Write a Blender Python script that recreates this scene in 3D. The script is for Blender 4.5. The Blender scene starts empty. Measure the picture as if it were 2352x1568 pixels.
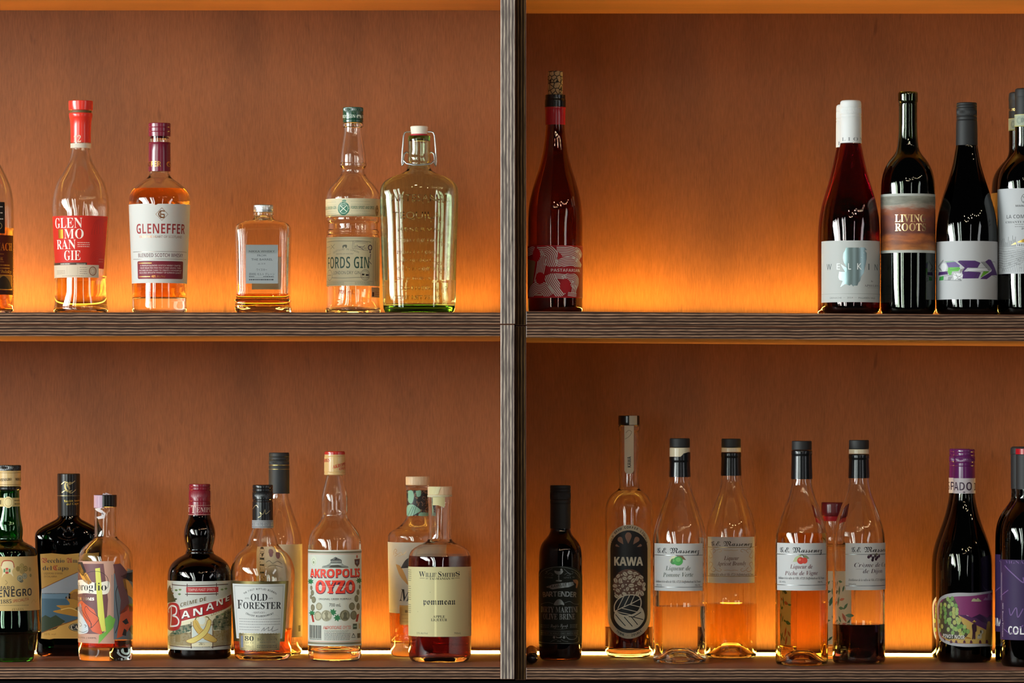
import bpy, bmesh, math, random
from mathutils import Vector
from bisect import bisect_right
random.seed(7)
SC = bpy.context.scene
COL = SC.collection
PI = math.pi

# ------------------------------------------------------------------ camera, light, exposure
D, M = 6.5, 0.00065          # camera distance to the shelf fronts; metres per photo pixel there
CX, HY, ZC = 1176.0, 965.0, 1.40   # optical centre column, horizon row, eye height
cam = bpy.data.cameras.new('camera'); cam.sensor_width = 36; cam.lens = 36 * D / (2352 * M)
cam.shift_y = (HY - 784) / 2352
cam.clip_start = 0.1; cam.clip_end = 60
camo = bpy.data.objects.new('camera', cam); COL.objects.link(camo)
camo.location = (0, -D, ZC); camo.rotation_euler = (PI / 2, 0, 0)
SC.camera = camo
vs = SC.view_settings
vs.view_transform = 'Standard'; vs.look = 'None'; vs.exposure = 0.0; vs.gamma = 1.0; vs.use_curve_mapping = False
w = bpy.data.worlds.new('room'); SC.world = w; w.use_nodes = True
w.node_tree.nodes['Background'].inputs[0].default_value = (0.95, 0.97, 1.0, 1)
w.node_tree.nodes['Background'].inputs[1].default_value = 0.015
cy = SC.cycles
cy.max_bounces = 26; cy.transmission_bounces = 24; cy.transparent_max_bounces = 12
cy.diffuse_bounces = 5; cy.glossy_bounces = 6
cy.use_denoising = True; cy.sample_clamp_indirect = 6.0; cy.blur_glossy = 0.5

def window_light(az, dist, wd, ht, zc, rad, col):
    """daylight through one window of the bar room, seen from the shelf at bearing az"""
    l = bpy.data.lights.new('window_daylight', 'AREA'); l.shape = 'RECTANGLE'; l.size = wd; l.size_y = ht
    l.energy = rad * 0.82 * PI * wd * ht; l.color = col
    o = bpy.data.objects.new('window_daylight', l); COL.objects.link(o)
    a = math.radians(az)
    o.location = (dist * math.sin(a), -dist * math.cos(a), zc)
    d = Vector((0, 0.2, ZC)) - Vector(o.location); d.z = 0
    o.rotation_euler = d.to_track_quat('-Z', 'Z').to_euler()
for az, dist, wd, ht, zc, rad, col in (
        (-69, 5.2, 0.40, 2.4, 2.15, 38, (0.95, 0.98, 1.0)), (-63, 5.2, 0.45, 2.4, 2.1, 34, (0.90, 1.0, 0.96)), (-57, 5.2, 0.34, 2.4, 2.15, 30, (0.96, 1.0, 1.0)),
        (-52, 5.2, 0.24, 2.4, 2.05, 18, (0.80, 1.0, 0.88)), (-47.5, 5.2, 0.22, 2.4, 2.15, 20, (0.92, 1.0, 0.97)),
        (-31, 6.0, 0.30, 2.4, 2.2, 22, (0.95, 1.0, 1.0)), (-27, 6.0, 0.22, 2.4, 2.1, 13, (0.80, 1.0, 0.88)), (-21.5, 6.0, 0.30, 2.4, 2.2, 14, (0.88, 1.0, 0.95)),
        (13, 8.0, 0.30, 2.4, 2.2, 8, (0.95, 0.98, 1.0)), (46, 6.5, 0.7, 2.2, 2.2, 5, (0.93, 0.97, 1.0))):
    window_light(az, dist, wd, ht, zc, rad, col)
for i in range(12):          # festoon bulbs across the room
    t = i / 11
    l = bpy.data.lights.new('festoon_bulb', 'POINT'); l.shadow_soft_size = 0.036; l.energy = 6.0; l.color = (1, 0.80, 0.56)
    o = bpy.data.objects.new('festoon_bulb', l); COL.objects.link(o)
    o.location = (-0.6 + 4.4 * t, -5.2 + 3.4 * t, 3.25 - 0.35 * math.sin(PI * ((t * 2) % 1)))
for x, y, z in ((-0.3, -3.6, 3.1), (0.7, -3.8, 3.0), (1.5, -3.2, 2.8)):
    l = bpy.data.lights.new('pendant_bulb', 'POINT'); l.shadow_soft_size = 0.045; l.energy = 8.0; l.color = (1, 0.80, 0.56)
    o = bpy.data.objects.new('pendant_bulb', l); COL.objects.link(o); o.location = (x, y, z)

# ------------------------------------------------------------------ pixel helpers
def SX(y): return M * (D + y) / D
def WX(px, y=0.0): return (px - CX) * SX(y)
def WZ(py, y=0.0): return ZC + (HY - py) * SX(y)
def lin(c): return c / 12.92 if c <= 0.04045 else ((c + 0.055) / 1.055) ** 2.4
def hexc(h): return tuple(lin(int(h[i:i + 2], 16) / 255) for i in (0, 2, 4)) + (1,)

# ------------------------------------------------------------------ materials
MATS = {}
def newmat(name):
    m = bpy.data.materials.new(name); m.use_nodes = True
    return m, m.node_tree.nodes, m.node_tree.links, m.node_tree.nodes['Principled BSDF']
def mat(k):
    """'p:' paper  'i:' ink  'm:' foil or metal  'g:' glossy  'r:' rough  'G:' clear glass  'D:' dense glass  'L:' liquid"""
    if k in MATS: return MATS[k]
    if k in SPECIAL:
        MATS[k] = SPECIAL[k](); return MATS[k]
    t, h = (k.split(':') + [''])[:2] if ':' in k else ('i', k)
    m, N, L, b = newmat({'p': 'paper', 'i': 'ink', 'm': 'foil', 'g': 'gloss', 'r': 'matt', 'G': 'glass', 'D': 'glass', 'V': 'glass', 'L': 'liquid'}[t] + '_' + h)
    c = hexc(h[:6])
    b.inputs['Base Color'].default_value = c
    if t == 'p':
        b.inputs['Roughness'].default_value = 0.55; b.inputs['Specular IOR Level'].default_value = 0.3
        tr = N.new('ShaderNodeBsdfTranslucent'); tr.inputs[0].default_value = c
        mx = N.new('ShaderNodeMixShader'); mx.inputs[0].default_value = 0.30
        nz = N.new('ShaderNodeTexNoise'); nz.inputs['Scale'].default_value = 900; nz.inputs['Detail'].default_value = 2
        tc = N.new('ShaderNodeTexCoord'); L.new(tc.outputs['Object'], nz.inputs['Vector'])
        bp = N.new('ShaderNodeBump'); bp.inputs['Strength'].default_value = 0.08; bp.inputs['Distance'].default_value = 0.0004
        L.new(nz.outputs['Fac'], bp.inputs['Height']); L.new(bp.outputs[0], b.inputs['Normal'])
        L.new(b.outputs[0], mx.inputs[1]); L.new(tr.outputs[0], mx.inputs[2])
        L.new(mx.outputs[0], N['Material Output'].inputs[0])
    elif t == 'i':
        b.inputs['Roughness'].default_value = 0.5; b.inputs['Specular IOR Level'].default_value = 0.3
    elif t == 'm':
        b.inputs['Metallic'].default_value = 1; b.inputs['Roughness'].default_value = 0.32
    elif t == 'g':
        b.inputs['Roughness'].default_value = 0.22
    elif t == 'r':
        b.inputs['Roughness'].default_value = 0.6
    elif t in 'GD':
        b.inputs['Transmission Weight'].default_value = 1; b.inputs['Roughness'].default_value = 0.0
        b.inputs['IOR'].default_value = 1.5
    elif t == 'V':               # colour given is what passes 2 cm of the glass
        b.inputs['Base Color'].default_value = (1, 1, 1, 1)
        b.inputs['Transmission Weight'].default_value = 1; b.inputs['Roughness'].default_value = 0.0
        b.inputs['IOR'].default_value = 1.5
        sg = [-math.log(v) / 0.02 for v in c[:3]]; mx_ = max(sg)
        v = N.new('ShaderNodeVolumeAbsorption'); v.inputs['Density'].default_value = mx_
        v.inputs['Color'].default_value = tuple(1 - q / mx_ for q in sg) + (1,)
        L.new(v.outputs[0], N['Material Output'].inputs['Volume'])
    elif t == 'L':
        # colour given is what passes 8 cm of it
        b.inputs['Base Color'].default_value = (1, 1, 1, 1)
        b.inputs['Transmission Weight'].default_value = 1; b.inputs['Roughness'].default_value = 0.0
        b.inputs['IOR'].default_value = 1.34
        sg = [-math.log(max(v, 2e-4)) / 0.08 for v in c[:3]]; mx_ = max(max(sg), 0.01)
        v = N.new('ShaderNodeVolumeAbsorption'); v.inputs['Density'].default_value = mx_
        v.inputs['Color'].default_value = tuple(1 - s / mx_ for s in sg) + (1,)
        L.new(v.outputs[0], N['Material Output'].inputs['Volume'])
    MATS[k] = m
    return m
def ramp(N, stops, mode='LINEAR'):
    r = N.new('ShaderNodeValToRGB'); r.color_ramp.interpolation = mode
    e = r.color_ramp.elements
    while len(e) < len(stops): e.new(0.5)
    for q, (p, c) in zip(e, stops): q.position = p; q.color = c if len(c) == 4 else tuple(c) + (1,)
    return r
def mapping(N, L, scale, coord='Object'):
    tc = N.new('ShaderNodeTexCoord'); mp = N.new('ShaderNodeMapping'); mp.inputs['Scale'].default_value = scale
    L.new(tc.outputs[coord], mp.inputs[0]); return mp
def mixc(N, L, a, b, fac, mode='MULTIPLY'):
    m = N.new('ShaderNodeMix'); m.data_type = 'RGBA'; m.blend_type = mode
    for v, s in ((fac, m.inputs[0]), (a, m.inputs[6]), (b, m.inputs[7])):
        if hasattr(v, 'is_linked'): L.new(v, s)
        else: s.default_value = v
    return m.outputs[2]
def veneer(axis, dark, light, rough=0.42, flat=False):
    """stained plywood face: fine grain running along axis, soft blotches, small dark flecks"""
    def f():
        m, N, L, b = newmat('stained_plywood_' + axis)
        sc = {'z': (250, 250, 22), 'x': (22, 250, 250)}[axis]
        mp = mapping(N, L, sc); n1 = N.new('ShaderNodeTexNoise'); n1.inputs['Scale'].default_value = 2.6; n1.inputs['Detail'].default_value = 6; n1.inputs['Roughness'].default_value = 0.65
        L.new(mp.outputs[0], n1.inputs['Vector'])
        r1 = ramp(N, [(0.22, dark), (0.78, light)]); L.new(n1.outputs['Fac'], r1.inputs[0])
        mp2 = mapping(N, L, (6, 6, 1.6) if axis == 'z' else (1.6, 6, 6)); n2 = N.new('ShaderNodeTexNoise'); n2.inputs['Scale'].default_value = 1.3; n2.inputs['Detail'].default_value = 5
        L.new(mp2.outputs[0], n2.inputs['Vector'])
        r2 = ramp(N, [(0.3, (0.66, 0.66, 0.68)), (0.7, (1.15, 1.12, 1.1))]); L.new(n2.outputs['Fac'], r2.inputs[0])
        c = mixc(N, L, r1.outputs[0], r2.outputs[0], 1.0)
        mp3 = mapping(N, L, (60, 60, 14) if axis == 'z' else (14, 60, 60)); n3 = N.new('ShaderNodeTexNoise'); n3.inputs['Scale'].default_value = 1.0; n3.inputs['Detail'].default_value = 2
        L.new(mp3.outputs[0], n3.inputs['Vector'])
        r3 = ramp(N, [(0.20, (0.5, 0.48, 0.45)), (0.30, (1, 1, 1))]); L.new(n3.outputs['Fac'], r3.inputs[0])
        c = mixc(N, L, c, r3.outputs[0], 0.8)
        L.new(c, b.inputs['Base Color']); b.inputs['Roughness'].default_value = rough; b.inputs['Specular IOR Level'].default_value = 0.24
        bp = N.new('ShaderNodeBump'); bp.inputs['Strength'].default_value = 0.12; bp.inputs['Distance'].default_value = 0.001
        L.new(n1.outputs['Fac'], bp.inputs['Height']); L.new(bp.outputs[0], b.inputs['Normal'])
        if flat:                 # oiled, nearly matt: mostly diffuse with a weak soft sheen
            df = N.new('ShaderNodeBsdfDiffuse'); gl = N.new('ShaderNodeBsdfGlossy'); gl.inputs['Roughness'].default_value = 0.4
            mx = N.new('ShaderNodeMixShader'); mx.inputs[0].default_value = 0.17
            L.new(c, df.inputs[0]); L.new(df.outputs[0], mx.inputs[1]); L.new(gl.outputs[0], mx.inputs[2]); L.new(mx.outputs[0], N['Material Output'].inputs[0])
        return m
    return f
def plyedge(axis, period, dark, light, seed):
    """sawn plywood edge: alternating veneers stacked along axis"""
    def f():
        m, N, L, b = newmat('plywood_edge_' + axis)
        long_ = 'x' if axis == 'z' else 'z'
        mp = mapping(N, L, (45, 45, 700) if axis == 'z' else (700, 45, 45))
        mp.inputs['Location'].default_value = (seed, seed * 2, seed * 3)
        nz = N.new('ShaderNodeTexNoise'); nz.inputs['Scale'].default_value = 1; nz.inputs['Detail'].default_value = 3; L.new(mp.outputs[0], nz.inputs['Vector'])
        tc = N.new('ShaderNodeTexCoord'); sp = N.new('ShaderNodeSeparateXYZ'); L.new(tc.outputs['Object'], sp.inputs[0])
        wob = N.new('ShaderNodeTexNoise'); wob.inputs['Scale'].default_value = 14; wob.inputs['Detail'].default_value = 4
        mpw = mapping(N, L, (1, 0, 0) if axis == 'z' else (0, 0, 1)); L.new(mpw.outputs[0], wob.inputs['Vector'])
        a1 = N.new('ShaderNodeMath'); a1.operation = 'MULTIPLY_ADD'; L.new(wob.outputs['Fac'], a1.inputs[0]); a1.inputs[1].default_value = period * 0.6
        L.new(sp.outputs['Z' if axis == 'z' else 'X'], a1.inputs[2])
        dv = N.new('ShaderNodeMath'); dv.operation = 'DIVIDE'; L.new(a1.outputs[0], dv.inputs[0]); dv.inputs[1].default_value = period
        fr = N.new('ShaderNodeMath'); fr.operation = 'FRACT'; L.new(dv.outputs[0], fr.inputs[0])
        r = ramp(N, [(0.0, dark), (0.54, dark), (0.66, light), (0.88, light), (1.0, dark)]); L.new(fr.outputs[0], r.inputs[0])
        fl = N.new('ShaderNodeMath'); fl.operation = 'FLOOR'; L.new(dv.outputs[0], fl.inputs[0])
        wn = N.new('ShaderNodeTexWhiteNoise'); wn.noise_dimensions = '1D'; L.new(fl.outputs[0], wn.inputs['W'])
        rw = ramp(N, [(0, (0.72, 0.72, 0.72)), (1, (1.2, 1.2, 1.2))]); L.new(wn.outputs['Value'], rw.inputs[0])
        c = mixc(N, L, r.outputs[0], rw.outputs[0], 1.0)
        rn = ramp(N, [(0.34, (0.5, 0.5, 0.5)), (0.66, (1.4, 1.36, 1.32))]); L.new(nz.outputs['Fac'], rn.inputs[0])
        c = mixc(N, L, c, rn.outputs[0], 0.9)
        mp4 = mapping(N, L, (28, 28, 500) if axis == 'z' else (500, 28, 28)); n4 = N.new('ShaderNodeTexNoise'); n4.inputs['Scale'].default_value = 1; L.new(mp4.outputs[0], n4.inputs['Vector'])
        r4 = ramp(N, [(0.24, (0.2, 0.18, 0.16)), (0.30, (1, 1, 1))]); L.new(n4.outputs['Fac'], r4.inputs[0])
        c = mixc(N, L, c, r4.outputs[0], 0.8)
        L.new(c, b.inputs['Base Color']); b.inputs['Roughness'].default_value = 0.75; b.inputs['Specular IOR Level'].default_value = 0.12
        return m
    return f
def glow(col, s):
    def f():
        m, N, L, b = newmat('led_diffuser')
        b.inputs['Base Color'].default_value = (0.8, 0.7, 0.5, 1)
        b.inputs['Emission Color'].default_value = col; b.inputs['Emission Strength'].default_value = s
        return m
    return f
def softwood(c1, c2):
    def f():
        m, N, L, b = newmat('turned_wood')
        mp = mapping(N, L, (400, 400, 30)); n = N.new('ShaderNodeTexNoise'); n.inputs['Scale'].default_value = 1; n.inputs['Detail'].default_value = 4
        L.new(mp.outputs[0], n.inputs['Vector']); r = ramp(N, [(0.3, hexc(c1)), (0.7, hexc(c2))]); L.new(n.outputs['Fac'], r.inputs[0])
        L.new(r.outputs[0], b.inputs['Base Color']); b.inputs['Roughness'].default_value = 0.6
        return m
    return f
def corkmat():
    m, N, L, b = newmat('printed_cork')
    mp = mapping(N, L, (1, 1, 1)); v = N.new('ShaderNodeTexVoronoi'); v.feature = 'DISTANCE_TO_EDGE'; v.inputs['Scale'].default_value = 140
    L.new(mp.outputs[0], v.inputs['Vector'])
    n = N.new('ShaderNodeTexNoise'); n.inputs['Scale'].default_value = 900; L.new(mp.outputs[0], n.inputs['Vector'])
    rn = ramp(N, [(0.3, hexc('8a6f4c')), (0.7, hexc('b59a70'))]); L.new(n.outputs['Fac'], rn.inputs[0])
    r = ramp(N, [(0.05, (0.03, 0.02, 0.015)), (0.11, (1, 1, 1))]); L.new(v.outputs['Distance'], r.inputs[0])
    L.new(mixc(N, L, rn.outputs[0], r.outputs[0], 1.0), b.inputs['Base Color']); b.inputs['Roughness'].default_value = 0.8
    return m
def painted():
    """brushed landscape print: grey sky, rust ground, ochre streaks, by height on the label"""
    m, N, L, b = newmat('painted_landscape_print')
    tc = N.new('ShaderNodeTexCoord'); mp = mapping(N, L, (14, 14, 60)); n = N.new('ShaderNodeTexNoise'); n.inputs['Scale'].default_value = 1.6; n.inputs['Detail'].default_value = 7; n.inputs['Roughness'].default_value = 0.62
    L.new(mp.outputs[0], n.inputs['Vector'])
    sp = N.new('ShaderNodeSeparateXYZ'); L.new(tc.outputs['Generated'], sp.inputs[0])
    ad = N.new('ShaderNodeMath'); ad.operation = 'MULTIPLY_ADD'; L.new(n.outputs['Fac'], ad.inputs[0]); ad.inputs[1].default_value = 0.36; L.new(sp.outputs['Z'], ad.inputs[2])
    sb = N.new('ShaderNodeMath'); sb.operation = 'SUBTRACT'; L.new(ad.outputs[0], sb.inputs[0]); sb.inputs[1].default_value = 0.18
    r = ramp(N, [(0.0, hexc('a8845e')), (0.08, hexc('b56a2e')), (0.16, hexc('8a4a28')), (0.24, hexc('b8652f')), (0.34, hexc('6e3a30')), (0.48, hexc('82432f')),
                 (0.58, hexc('7a4238')), (0.68, hexc('96502f')), (0.76, hexc('9a5b44')), (0.82, hexc('a5998a')), (0.88, hexc('7d7c70')), (1.0, hexc('9b9a8c'))])
    L.new(sb.outputs[0], r.inputs[0])
    n2 = N.new('ShaderNodeTexNoise'); n2.inputs['Scale'].default_value = 38; n2.inputs['Detail'].default_value = 6; L.new(tc.outputs['Object'], n2.inputs['Vector'])
    r2 = ramp(N, [(0.3, (0.5, 0.5, 0.5)), (0.65, (1.2, 1.2, 1.2))]); L.new(n2.outputs['Fac'], r2.inputs[0])
    L.new(mixc(N, L, r.outputs[0], r2.outputs[0], 0.75), b.inputs['Base Color']); b.inputs['Roughness'].default_value = 0.6
    return m
def leafprint():
    m, N, L, b = newmat('leaf_print')
    mp = mapping(N, L, (1, 1, 1)); v = N.new('ShaderNodeTexVoronoi'); v.inputs['Scale'].default_value = 130; L.new(mp.outputs[0], v.inputs['Vector'])
    n = N.new('ShaderNodeTexNoise'); n.inputs['Scale'].default_value = 170; n.inputs['Detail'].default_value = 1; L.new(mp.outputs[0], n.inputs['Vector'])
    r = ramp(N, [(0.0, hexc('1c1512')), (0.52, hexc('1c1512')), (0.54, hexc('7a5a44')), (0.60, hexc('7a5a44')), (0.62, hexc('1c1512'))]); L.new(n.outputs['Fac'], r.inputs[0])
    L.new(r.outputs[0], b.inputs['Base Color']); b.inputs['Roughness'].default_value = 0.5
    return m
ED, EL = (0.050, 0.026, 0.018), (0.30, 0.172, 0.108)
SPECIAL = {
    'back': veneer('z', (0.148, 0.047, 0.0135), (0.244, 0.084, 0.0285), 0.47),
    'face': veneer('x', (0.19, 0.058, 0.022), (0.30, 0.098, 0.038), 0.6, True),
    'edge_z': plyedge('z', 0.0044, ED, EL, 1.0),
    'edge_x': plyedge('x', 0.0048, (0.155, 0.122, 0.115), (0.45, 0.38, 0.31), 4.0),  # post edge of the left units, daylight worked into a paler colour
    'edge_xd': plyedge('x', 0.0046, (0.045, 0.022, 0.010), (0.24, 0.135, 0.055), 7.0),  # same plywood edge on the right units, shade worked into a darker colour
    'led': glow((0.96, 0.61, 0.095, 1), 86.0),
    'wood_light': softwood('c2a07c', 'd8bd9a'), 'wood_pale': softwood('cbb79a', 'ddcfb8'), 'wood_stick': softwood('9a5a28', 'b87338'),
    'cork': corkmat, 'painted': painted, 'leafprint': leafprint,
}

# ------------------------------------------------------------------ object helpers
def link(name, bm, mats, parent=None, smooth=True, sharp=38):
    me = bpy.data.meshes.new(name); bm.to_mesh(me); bm.free()
    for k in mats: me.materials.append(mat(k))
    if smooth:
        me.polygons.foreach_set('use_smooth', [True] * len(me.polygons))
        me.set_sharp_from_angle(angle=math.radians(sharp))
    o = bpy.data.objects.new(name, me); COL.objects.link(o)
    if parent is not None: o.parent = parent
    return o
def thing(name, label, cat, loc, group=None):
    o = bpy.data.objects.new(name, None); COL.objects.link(o); o.location = loc; o.empty_display_size = 0.02
    o['label'] = label; o['category'] = cat
    if group: o['group'] = group
    return o
def boxv(bm, x0, x1, y0, y1, z0, z1, sl=0.0, mi_front=0, bev=0.0):
    """board between the given limits, dropping by sl per metre to the right; front (-y) face gets its own slot"""
    v = [bm.verts.new((x, y, z - sl * (x - x0))) for x in (x0, x1) for y in (y0, y1) for z in (z0, z1)]
    for idx, mi in (((0, 1, 3, 2), 0), ((4, 6, 7, 5), 0), ((0, 4, 5, 1), mi_front), ((2, 3, 7, 6), 0), ((0, 2, 6, 4), 0), ((1, 5, 7, 3), 0)):
        f = bm.faces.new([v[i] for i in idx]); f.material_index = mi
    if bev:
        bmesh.ops.bevel(bm, geom=list(bm.edges), offset=bev, segments=2, profile=0.5, affect='EDGES')
def board(name, parent, lim, mats, sl=0.0, bev=0.0006):
    bm = bmesh.new(); boxv(bm, *lim, sl=sl, mi_front=1 if len(mats) > 1 else 0, bev=bev)
    px = parent.location if parent is not None else Vector((0, 0, 0))
    bmesh.ops.translate(bm, verts=bm.verts, vec=-Vector(px))
    bmesh.ops.recalc_face_normals(bm, faces=bm.faces)
    return link(name, bm, mats, parent, smooth=False)
def tube(bm, pts, r, n=10, closed=False):
    pts = [Vector(p) for p in pts]; rings = []
    for i, p in enumerate(pts):
        t = (pts[min(i + 1, len(pts) - 1)] - pts[max(i - 1, 0)]).normalized()
        a = t.cross(Vector((0, 1, 0.13))).normalized(); b = t.cross(a).normalized()
        rings.append([bm.verts.new(p + (a * math.cos(2 * PI * k / n) + b * math.sin(2 * PI * k / n)) * r) for k in range(n)])
    for A, B in zip(rings, rings[1:]):
        for k in range(n): bm.faces.new((A[k], A[(k + 1) % n], B[(k + 1) % n], B[k]))
    bm.faces.new(rings[0][::-1]); bm.faces.new(rings[-1])

# ------------------------------------------------------------------ the shelving
ZU = WZ(717.3); ZL = WZ(1530.5)              # tops of the left-hand boards
RX0 = WX(1208.5)
RU, SU = WZ(714.5), 0.0075                    # right-hand boards: height at their left end, fall per metre
RL, SL_ = WZ(1532.4), 0.0051
def shelf_z(shelf, x):
    return {'UL': ZU, 'LL': ZL, 'UR': RU - SU * (x - RX0), 'LR': RL - SL_ * (x - RX0)}[shelf]
YB = 0.415
LX, RX = -1.9, 1.3
MX = WX(1149.5)
PX1, PX2 = WX(1183), RX0
def led(parent, x0, x1, z, sl):
    bm = bmesh.new(); boxv(bm, x0, x1, 0.3640, 0.3840, z, z + 0.0027, sl, bev=0.0008)
    bmesh.ops.translate(bm, verts=bm.verts, vec=-Vector(parent.location)); bmesh.ops.recalc_face_normals(bm, faces=bm.faces)
    s = link('led_strip', bm, ['led'], parent)
    s['label'] = 'glowing warm white light strip'
    bm = bmesh.new(); boxv(bm, x0, x1, 0.3842, 0.3870, z, z + 0.0039, sl)  # back lip added to hold the strip's light off the panel's foot
    bmesh.ops.translate(bm, verts=bm.verts, vec=-Vector(parent.location)); bmesh.ops.recalc_face_normals(bm, faces=bm.faces)
    link('channel', bm, ['m:b0aca4'], s, smooth=False)
TOPL = WZ(24, YB); TOPR = WZ(31, YB)
SEAM = WZ(745); G = 0.0004
lu = 'shelf units of the back bar'
# upper left
U = thing('shelf_unit', 'upper left plywood shelf unit with amber glowing back, its right edge pale and lit', 'shelf', (LX, 0, SEAM), lu)
board('bottom_board', U, (LX, MX, 0, 0.388, SEAM + G, ZU), ['face', 'edge_z'])
board('top_board', U, (LX, MX, 0, YB, TOPL, TOPL + 0.018), ['face', 'edge_z'])
board('side_panel', U, (MX, PX1, -0.010, YB + 0.012, SEAM + G, TOPL + 0.018), ['face', 'edge_x'])
board('side_panel', U, (LX - 0.02, LX, -0.010, YB + 0.012, SEAM + G, TOPL + 0.018), ['face', 'edge_x'])
board('back_panel', U, (LX, MX, YB, YB + 0.012, SEAM + G, TOPL + 0.018), ['back'])
led(U, LX + 0.01, MX - 0.002, ZU, 0)
# lower left
U = thing('shelf_unit', 'lower left plywood shelf unit with glowing strip, holding the yellow banana liqueur bottle', 'shelf', (LX, 0, WZ(1560)), lu)
board('top_board', U, (LX, MX, 0, YB, WZ(772), SEAM - G), ['face', 'edge_z'])
board('bottom_board', U, (LX, MX, 0, 0.388, WZ(1559), ZL), ['face', 'edge_z'])
board('side_panel', U, (MX, PX1 - 0.001, -0.010, YB + 0.012, WZ(1559.5, -0.01), SEAM - G), ['face', 'edge_x'])
board('side_panel', U, (LX - 0.02, LX, -0.010, YB + 0.012, WZ(1559.5, -0.01), SEAM - G), ['face', 'edge_x'])
board('back_panel', U, (LX, MX, YB, YB + 0.012, WZ(1559), SEAM - G), ['back'])
led(U, LX + 0.01, MX - 0.002, ZL, 0)
# upper right
U = thing('shelf_unit', 'upper right plywood shelf unit, mostly empty with a bare amber back in its middle', 'shelf', (RX0, 0, SEAM), lu)
board('bottom_board', U, (RX0, RX, 0, 0.388, WZ(746), RU), ['face', 'edge_z'], SU)
board('top_board', U, (RX0, RX, 0, YB, TOPR, TOPR + 0.018), ['face', 'edge_z'], 0.0005)
board('side_panel', U, (PX1 + 0.0006, PX2, 0.011, YB + 0.012, WZ(746.5), TOPR + 0.02), ['face', 'edge_xd'])
board('side_panel', U, (RX, RX + 0.02, -0.002, YB + 0.012, WZ(746.5), TOPR + 0.02), ['face', 'edge_xd'])
board('back_panel', U, (RX0, RX, YB, YB + 0.012, WZ(748.2), TOPR + 0.018), ['back'])
led(U, RX0 + 0.002, RX - 0.01, RU - SU * 0.002, SU)
# lower right
U = thing('shelf_unit', 'lower right plywood shelf unit with glowing strip, holding four liqueur bottles with white labels', 'shelf', (RX0, 0, WZ(1560)), lu)
board('top_board', U, (RX0, RX, 0, YB - 0.0006, WZ(775), WZ(747.2)), ['face', 'edge_z'], SU)
board('bottom_board', U, (RX0, RX, 0, 0.388, RL - 0.018, RL), ['face', 'edge_z'], SL_)
board('side_panel', U, (PX1 + 0.0006, PX2, 0.009, YB + 0.012, WZ(1562), WZ(748.6)), ['face', 'edge_xd'])
board('side_panel', U, (RX, RX + 0.02, -0.002, YB + 0.012, WZ(1572), WZ(766)), ['face', 'edge_xd'])
board('back_panel', U, (RX0, RX, YB, YB + 0.012, WZ(1559), WZ(749.2)), ['back'])
led(U, RX0 + 0.002, RX - 0.01, RL - SL_ * 0.002, SL_)
# the room itself, as far as it carries the bar: floor and the wall behind
for nm, lim, m in (('floor', (-4, 4, -8.5, 0.6, -0.1, 0), 'r:4a3f36'), ('wall_back', (-4, 4, 0.44, 0.56, 0, 3.2), 'r:5a5048')):
    o = board(nm, None, lim, [m]); o['kind'] = 'structure'
# counter cabinet under the units, coloured near black for the shadow below the shelves
zt = WZ(1574)
U = thing('counter_cabinet', 'counter cabinet just below the shelves, coloured dark as their shadow', 'cabinet', (0, 0.05, zt - 0.75))
board('carcass', U, (LX - 0.05, RX + 0.05, 0.125, YB + 0.012, zt - 0.75, zt), ['r:0c0907'])
for i in range(10):
    x0 = LX - 0.05 + i * 0.39
    board('door', U, (x0 + 0.003, x0 + 0.387, 0.105, 0.1245, zt - 0.70, zt - 0.006), ['r:0e0a08'])

# ------------------------------------------------------------------ lettering
def _mp(s, U, L, Dg=None):
    r = ''
    for c in s:
        if 'A' <= c <= 'Z': r += chr(U + ord(c) - 65)
        elif 'a' <= c <= 'z': r += chr(L + ord(c) - 97)
        elif Dg and c.isdigit(): r += chr(Dg + ord(c) - 48)
        else: r += c
    return r
ALPHA = {'s': None, 'S': (0x1D5D4, 0x1D5EE, 0x1D7EC), 'B': (0x1D400, 0x1D41A, 0x1D7CE), 'I': (0x1D468, 0x1D482), 'C': (0x1D4D0, 0x1D4EA), 'F': (0x1D56C, 0x1D586), 'M': (0x1D670, 0x1D68A, 0x1D7F6)}
_cu = bpy.data.curves.new('lettering', 'FONT'); _cu.resolution_u = 2; _co = bpy.data.objects.new('lettering', _cu)
_tc = {}
def glyphs(s, f, wt=0.0):
    """outline of a word as (verts, faces, cap height)"""
    key = (s, f, wt)
    if key in _tc: return _tc[key]
    f0 = f[0]; body = _mp(s, *ALPHA[f0]) if ALPHA[f0] else s
    _cu.body = body; _cu.size = 1; _cu.offset = wt
    _cu.update_tag()
    me = _co.to_mesh()
    vs_ = [(v.co.x, v.co.y) for v in me.vertices]; fs = [tuple(p.vertices) for p in me.polygons]
    _co.to_mesh_clear()
    _tc[key] = (vs_, fs)
    return _tc[key]
_cap = {}
def capheight(f):
    if f[0] not in _cap:
        v, _ = glyphs('H', f); _cap[f[0]] = max(y for x, y in v) if v else 0.7
    return _cap[f[0]]

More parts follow.
